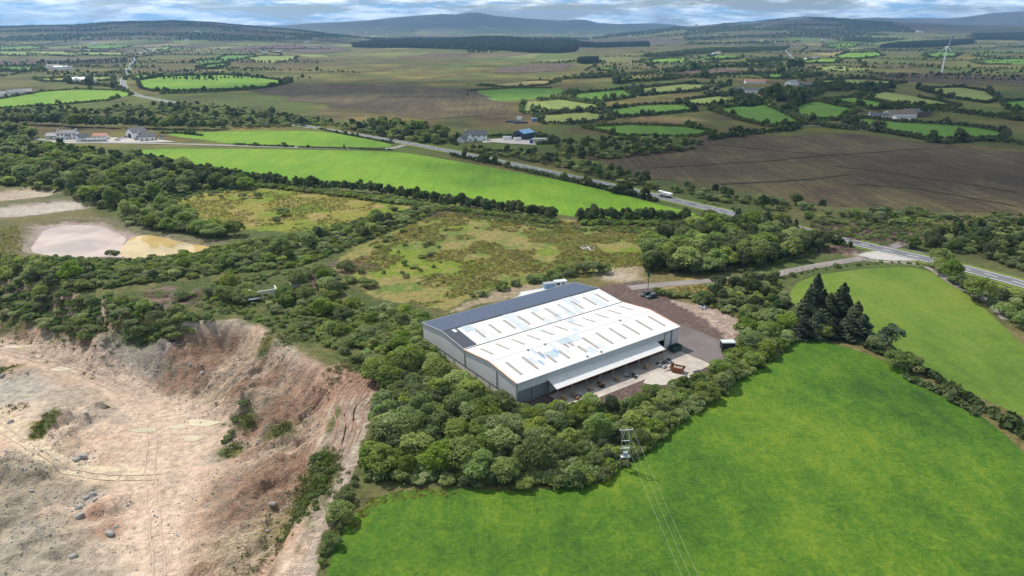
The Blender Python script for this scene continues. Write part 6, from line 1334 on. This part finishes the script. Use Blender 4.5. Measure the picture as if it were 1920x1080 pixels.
# ------------------------------------------------------------------ wind turbines
M_TURB = plain('turbine_white', (.78, .79, .80), .4, .06, .2)
def turbine(px, py, hub, blade, ang, yaw, words, base=None):
    q = base or G(px, py); t = empty('wind_turbine', q, yaw, label=words, cat='wind turbine', group='wind turbines')
    k = hub / 45
    MB().tube((0, 0, -1), (0, 0, hub), 1.5 * k, .8 * k, 14).obj('tower', M_TURB, t)
    MB().box((0, .6 * k, hub + .6 * k), (2.0 * k, 5.0 * k, 2.0 * k)).obj('nacelle', M_TURB, t)
    hb = MB().tube((0, -1.8 * k, hub + .6 * k), (0, -3.6 * k, hub + .6 * k), 1.1 * k, .3 * k, 12).obj('hub', M_TURB, t)
    for j in range(3):
        a = ang + j * 2 * math.pi / 3; d = Vector((math.sin(a), 0, math.cos(a))); n = Vector((math.cos(a), 0, -math.sin(a)))
        c0 = Vector((0, -2.6 * k, hub + .6 * k)); P = []
        for f, w in ((0.02, .045), (.18, .075), (.6, .045), (1.0, .012)):
            for s, th in ((-1, -.18 * k), (1, .0), (.4, .22 * k)): P.append(c0 + d * blade * f + n * (s * blade * w * .55) + Vector((0, th, 0)))
        Fs = [tuple(range(3))[::-1], tuple(range(9, 12))] + [(r_ * 3 + i, r_ * 3 + (i + 1) % 3, (r_ + 1) * 3 + (i + 1) % 3, (r_ + 1) * 3 + i) for r_ in range(3) for i in range(3)]
        MB().add(P, Fs).obj('blade', M_TURB, t)
turbine(1766, 136, 50, 26, R(8), R(18), 'tall white wind turbine standing alone on the dark heath')
for (px, py, hub, bl, a, w_) in ((80, 49, 46, 27, .4, 'far wind turbine leftmost on the skyline ridge'), (182, 53, 52, 30, .9, 'far wind turbine in front of the ridge, nearest of the skyline pair'), (190, 44.5, 38, 26, .2, 'far wind turbine behind the nearer one on the ridge'), (221, 43.5, 38, 26, 1.6, 'far wind turbine right of the pair on the ridge crest'), (12, 66, 40, 24, .6, 'far wind turbine low at the left edge below the ridge'), (687, 68, 36, 22, .3, 'far wind turbine behind the left end of the plantation'), (964, 53, 46, 30, .1, 'far wind turbine under the mountain')):
    turbine(px, py, hub, bl, a, .2, w_)

# ------------------------------------------------------------------ truck on the road
def along_road(px, py):
    q = np.array(flat(px, py)); L = np.array(ROAD); k = int(np.argmin(np.hypot(*(L - q).T))); d = L[min(k + 1, len(L) - 1)] - L[max(k - 1, 0)]; return L[k], math.atan2(d[1], d[0])
q, a = along_road(1240, 369)
nrm = np.array([-math.sin(a), math.cos(a)])
t = empty('tipper_truck', (q[0] - nrm[0] * 1.9, q[1] - nrm[1] * 1.9, h1(*q) + .29), a, label='white tipper truck driving on the main road', cat='truck')
MB().prism([(2.3, .7), (4.3, .7), (4.3, 1.9), (4.1, 3.0), (2.3, 3.1)], 'y', -1.22, 1.22).obj('cab', M_OFFW, t)
MB().box((4.22, 0, 2.3), (.12, 2.1, .85)).obj('windscreen', M_GLASS, t)
for s in (-1, 1): MB().box((3.4, s * 1.23, 2.3), (1.2, .05, .7)).obj('side_window', M_GLASS, t); MB().box((4.33, s * .9, 1.0), (.08, .4, .25)).obj('headlight', M_OFFW, t)
MB().box((-.4, 0, .85), (8.6, 1.0, .3)).obj('chassis', M_BLACK, t)
MB().add([(-4.4, -1.1, 1.25), (1.9, -1.1, 1.25), (1.9, 1.1, 1.25), (-4.4, 1.1, 1.25), (-4.7, -1.25, 2.75), (2.1, -1.25, 2.75), (2.1, 1.25, 2.75), (-4.7, 1.25, 2.75), (-4.55, -1.1, 2.6), (1.95, -1.1, 2.6), (1.95, 1.1, 2.6), (-4.55, 1.1, 2.6)], [(3, 2, 1, 0), (0, 1, 5, 4), (1, 2, 6, 5), (2, 3, 7, 6), (3, 0, 4, 7), (4, 5, 9, 8), (5, 6, 10, 9), (6, 7, 11, 10), (7, 4, 8, 11), (8, 9, 10, 11)]).obj('tipper_body', M_OFFW, t)
for x in (3.3, 1.6, -2.2, -3.5):
    for s in (-1, 1): MB().tube((x, s * .85, .52), (x, s * 1.2, .52), .52, None, 14).obj('wheel', M_BLACK, t)

# ------------------------------------------------------------------ power line over the near field
M_POLE = plain('weathered_pole', (.22, .19, .16), .9, .2, 2); M_GALV = plain('galvanised_steel', (.58, .60, .62), .45, .12, 2, .2); M_WIRE = plain('wire', (.30, .32, .28), .5, .1, 2)
def hpole(loc, rz, words, kit=True):
    t = empty('power_pole', loc, rz, label=words, cat='power pole', group='H-frame power poles')
    for s in (-1, 1): MB().tube((s * .85, 0, -1), (s * .85, 0, 9.6), .15, .11, 8).obj('pole', M_POLE, t)
    MB().box((0, .12, 9.5), (3.0, .12, .16)).obj('cross_arm', M_GALV, t)
    for x in (-1.3, 0, 1.3): MB().tube((x, .12, 9.58), (x, .12, 9.95), .09, .06, 8).obj('insulator', M_OFFW, t)
    if kit:
        MB().box((0, -.1, 7.0), (1.9, .12, .12)).obj('brace', M_GALV, t); MB().box((0, -.2, 5.2), (2.1, .2, .18)).obj('fuse_arm', M_GALV, t)
        for x in (-.7, 0, .7): MB().tube((x, -.25, 5.3), (x, -.3, 5.9), .08, .06, 8).obj('fuse', M_OFFW, t)
        MB().box((0, -.35, 3.3), (2.0, 1.0, .16)).obj('platform', M_GALV, t)
        tr = MB().box((0, -.35, 3.85), (1.0, .6, .9)).obj('transformer', plain('transformer_grey', (.33, .36, .38), .5, .15, 2), t)
        for x in (-.4, 0, .4): MB().tube((x, -.35, 4.6), (x, -.35, 5.0), .07, .05, 8).obj('bushing', M_OFFW, tr)
        for s in (-1, 1): MB().tube((s * .85, -.1, 6.9), (s * .3, -.1, 9.4), .035, None, 5).obj('stay', M_GALV, t)
    return t
pa = Vector((*flat(1170, 878), 0)); pb = Vector((33.0, 36.0, 0.0))
dv = (pb - pa); ang = math.atan2(dv.y, dv.x) + math.pi / 2
hpole(pa, ang, 'H-frame power pole with transformer at the edge of the thicket'); hpole(pb, ang, 'next H-frame power pole along the line over the near field', False)
for x in (-1.3, 0, 1.3):
    off = Vector((math.cos(ang), math.sin(ang), 0)) * x; m = MB(); prev = None
    for k in range(25):
        f = k / 24; p = pa.lerp(pb, f) + off + Vector((0, 0, 9.95 - 1.4 * 4 * f * (1 - f)))
        if prev is not None: m.tube(prev, p, .014, None, 5)
        prev = p
    m.obj('power_line', M_WIRE, None, label=('overhead wire over the near field, %s of three' % {-1.3: 'one outer', 0: 'the middle', 1.3: 'the other outer'}[x]), cat='wire')

# ------------------------------------------------------------------ rocks, ruin, fence
def rock_mesh(seed):
    bm = bmesh.new(); bmesh.ops.create_icosphere(bm, subdivisions=2, radius=1.0); rg_ = random.Random(seed)
    pl = [(Vector((rg_.gauss(0, 1), rg_.gauss(0, 1), rg_.gauss(0, 1))).normalized(), rg_.uniform(.55, .85)) for _ in range(9)]
    for v in bm.verts:
        for n, d in pl:
            k = v.co.dot(n)
            if k > d: v.co -= n * (k - d)
        v.co.z *= .75
    me = bpy.data.meshes.new('rock'); bm.to_mesh(me); bm.free(); me.materials.append(M_ROCK); return me
M_ROCK = plain('grey_rock', (.27, .255, .235), .9, .35, 1.5)
RM = [rock_mesh(i) for i in range(5)]
for k, (px, py, s, w_) in enumerate([(147, 954, .9, 'grey boulder left of the brown dirt mound'), (149, 969, 1.0, 'grey boulder just below another near the dirt mound'), (206, 1003, 1.1, 'dark boulder right of the dirt mound'), (137, 1044, .8, 'boulder on the striped quarry floor at the bottom'), (160, 934, .8, 'boulder on the small red heap'), (172, 930, 1.0, 'largest boulder of the small red heap'), (178, 938, .6, 'small boulder of the small red heap'), (155, 858, 1.2, 'pale slab beside the haul road fork'), (145, 862, .9, 'pale rock beside the haul road fork'), (160, 775, .7, 'dark rock on the mound crest'), (20, 792, .9, 'rock at the left edge of the quarry'), (5, 705, 1.0, 'rock below the weeds at the left edge'), (60, 922, .6, 'small rock on the grey heap'), (218, 988, .5, 'small rock right of the dirt mound'), (512, 950, .8, 'rock on the slope below the grassy shelf'), (380, 700, .8, 'rock at the toe of the quarry face')]):
    o = link('boulder', RM[k % 5], None, G(px, py) + Vector((0, 0, .15 * s)), k * 1.3); o.scale = (s * 1.2, s, s); tag(o, w_, 'boulder', 'boulders on the quarry floor')
ST = []
for (px, py, rr_, zz, n) in [(160, 935, 3, -14, 60), (60, 1000, 14, -12, 260), (330, 710, 10, -12, 160), (250, 670, 14, -11, 200), (480, 800, 8, -8, 120), (160, 860, 4, -14, 60), (30, 870, 14, -11, 220), (500, 700, 12, -7, 200), (440, 880, 9, -10, 120), (520, 960, 9, -6, 120), (120, 800, 8, -11, 120), (560, 780, 8, -3, 90), (300, 1000, 16, -14, 120), (20, 620, 12, -12, 120), (380, 760, 10, -13, 120)]:
    q = flat(px, py, zz)
    for k in range(n): ST.append((q[0] + random.gauss(0, rr_ * .6), q[1] + random.gauss(0, rr_ * .6), random.uniform(.06, .34) ** 1.0))
A = np.array(ST); zz = height(A[:, 0], A[:, 1])
gn_scatter('rubble', RM[:3], np.c_[A[:, 0], A[:, 1], zz], np.repeat(A[:, 2:3], 3, 1) * RNG.uniform(.7, 1.4, (len(A), 3)), RNG.uniform(0, 6.28, len(A)), RNG.integers(0, 3, len(A)), 'loose stones littering the quarry floor and slopes', 'rubble')
q = G(497, 557); t = empty('ruined_wall', q, .5, label='overgrown concrete ruin with a slatted top in the willow scrub', cat='ruin')
MB().box((0, 0, 1.2), (9.0, .35, 2.6)).obj('wall', M_BLOCK, t); MB().box((4.4, 2.5, 1.0), (.35, 5.0, 2.2)).obj('side_wall', M_BLOCK, t); MB().box((-4.4, 2.5, 1.0), (.35, 5.0, 2.2)).obj('side_wall', M_BLOCK, t)
for k in range(6): MB().box((-4.2 - k * .0, -1.0 - k * .6, 1.3), (4.2, .16, .2)).obj('beam', M_PATCHB, t)
MB().box((10, 5, .6), (8.0, .35, 1.6)).obj('low_wall', M_BLOCK, t)
def fence(px, words, hh=1.2, step=3.0):
    L = np.array(Gs(px)); seg = np.hypot(*np.diff(L, axis=0).T); S = np.r_[0, np.cumsum(seg)]
    p0 = Vector((*L[0], h1(*L[0]))); t = empty('fence', p0, 0, label=words, cat='fence'); prev = None
    for s in np.arange(0, S[-1], step):
        p = Vector((np.interp(s, S, L[:, 0]), np.interp(s, S, L[:, 1]), 0)); p.z = h1(p.x, p.y); p -= p0
        MB().box((p.x, p.y, p.z + hh / 2), (.12, .12, hh)).obj('post', M_POLE, t)
        if prev is not None:
            for z in (.5, 1.0): MB().tube(prev + Vector((0, 0, z)), p + Vector((0, 0, z)), .03, None, 4).obj('rail', M_POLE, t)
        prev = p
fence([(1470, 513), (1520, 505), (1600, 494), (1660, 490)], 'post and rail fence along the access track'); fence([(1850, 566), (1880, 575), (1895, 590)], 'short fence by the gate at the hedge on the right')

# ------------------------------------------------------------------ clouds that throw the shade over the right and the far hills
def cloud_mat():
    t = NT('cloud'); v = t.node('ShaderNodeTexCoord').outputs['Generated']
    mp = t.node('ShaderNodeMapping', {'Vector': v, 'Location': (-.5, -.5, -.5)}).outputs[0]
    ln = t.node('ShaderNodeVectorMath', {0: t.node('ShaderNodeVectorMath', {0: mp, 1: (1, 1, 0)}, operation='MULTIPLY').outputs[0]}, operation='LENGTH').outputs['Value']
    f = t.math('SUBTRACT', t.math('ADD', .62, t.math('MULTIPLY', t.noise(v, 3.2, 4, .6), .62)), t.math('MULTIPLY', ln, 2.0))
    al = t.ramp(f, [(.0, 0.0), (.42, .42)])
    tr = t.node('ShaderNodeBsdfTransparent'); df = t.node('ShaderNodeBsdfDiffuse', {'Color': (.9, .9, .92, 1)}); tl = t.node('ShaderNodeBsdfTranslucent', {'Color': (.9, .9, .92, 1)})
    body = t.node('ShaderNodeMixShader', {0: .5, 1: df.outputs[0], 2: tl.outputs[0]})
    mx = t.node('ShaderNodeMixShader', {0: al, 1: tr.outputs[0], 2: body.outputs[0]})
    t.l.new(mx.outputs[0], t.n['Material Output'].inputs['Surface']); return t.m
M_CLOUD = cloud_mat()
def cloud(cx, cy, rx, ry, alt, seed, words):
    """cumulus over the point whose ground (cx, cy) it shades"""
    k = alt / SUN_DIR.z; c = Vector((cx, cy, 0)) + SUN_DIR * k
    bm = bmesh.new(); bmesh.ops.create_icosphere(bm, subdivisions=5, radius=1.0)
    co = np.array([v.co for v in bm.verts]); n = fbm(co[:, 0] * 3 + 9 + seed, co[:, 1] * 3 + co[:, 2] * 2, 1.0, seed, 4)
    for v, q in zip(bm.verts, n):
        s = .75 + .55 * q; v.co.x *= s * rx; v.co.y *= s * ry; v.co.z = (v.co.z * s * .22 if v.co.z > 0 else v.co.z * .05) * min(rx, ry)
    me = bpy.data.meshes.new('cloud'); bm.to_mesh(me); bm.free(); me.materials.append(M_CLOUD)
    for p in me.polygons: p.use_smooth = True
    o = link('cloud', me, None, c); return tag(o, words, 'cloud', kind='stuff')
CLOUDS = [(430, 620, 520, 330, 1300, 1, 'broad cloud shading the wide dark bog'), (900, 1150, 700, 420, 1350, 2, 'cloud shading the farms on the right'), (-1500, 5200, 2600, 1500, 1500, 3, 'cloud shading the left ridge'), (900, 10500, 5000, 2600, 1700, 4, 'cloud shading the mountain'), (3600, 6200, 1900, 1500, 1600, 5, 'cloud shading the right hill'), (-150, 1150, 420, 170, 1350, 6, 'cloud shading the dark brown bog')]
for c in CLOUDS: cloud(*c)

# ------------------------------------------------------------------ haze
HAZE_D = 5.6e-5
ht = NT('haze'); ht.n.remove(ht.b)
pv = ht.node('ShaderNodeVolumePrincipled', {'Color': (.33, .61, 1.0, 1), 'Density': HAZE_D, 'Anisotropy': .2})
ht.l.new(pv.outputs[0], ht.n['Material Output'].inputs['Volume'])
hz = MB().box((0, 10000, 232), (39600, 23600, 500)).obj('haze', ht.m, None, label='thin blue summer haze over the whole country', cat='haze', kind='stuff')
print('extent', gx[0], gx[-1], gy[0], gy[-1]); print('min z', float(Z.min()), 'max z', float(Z.max()))
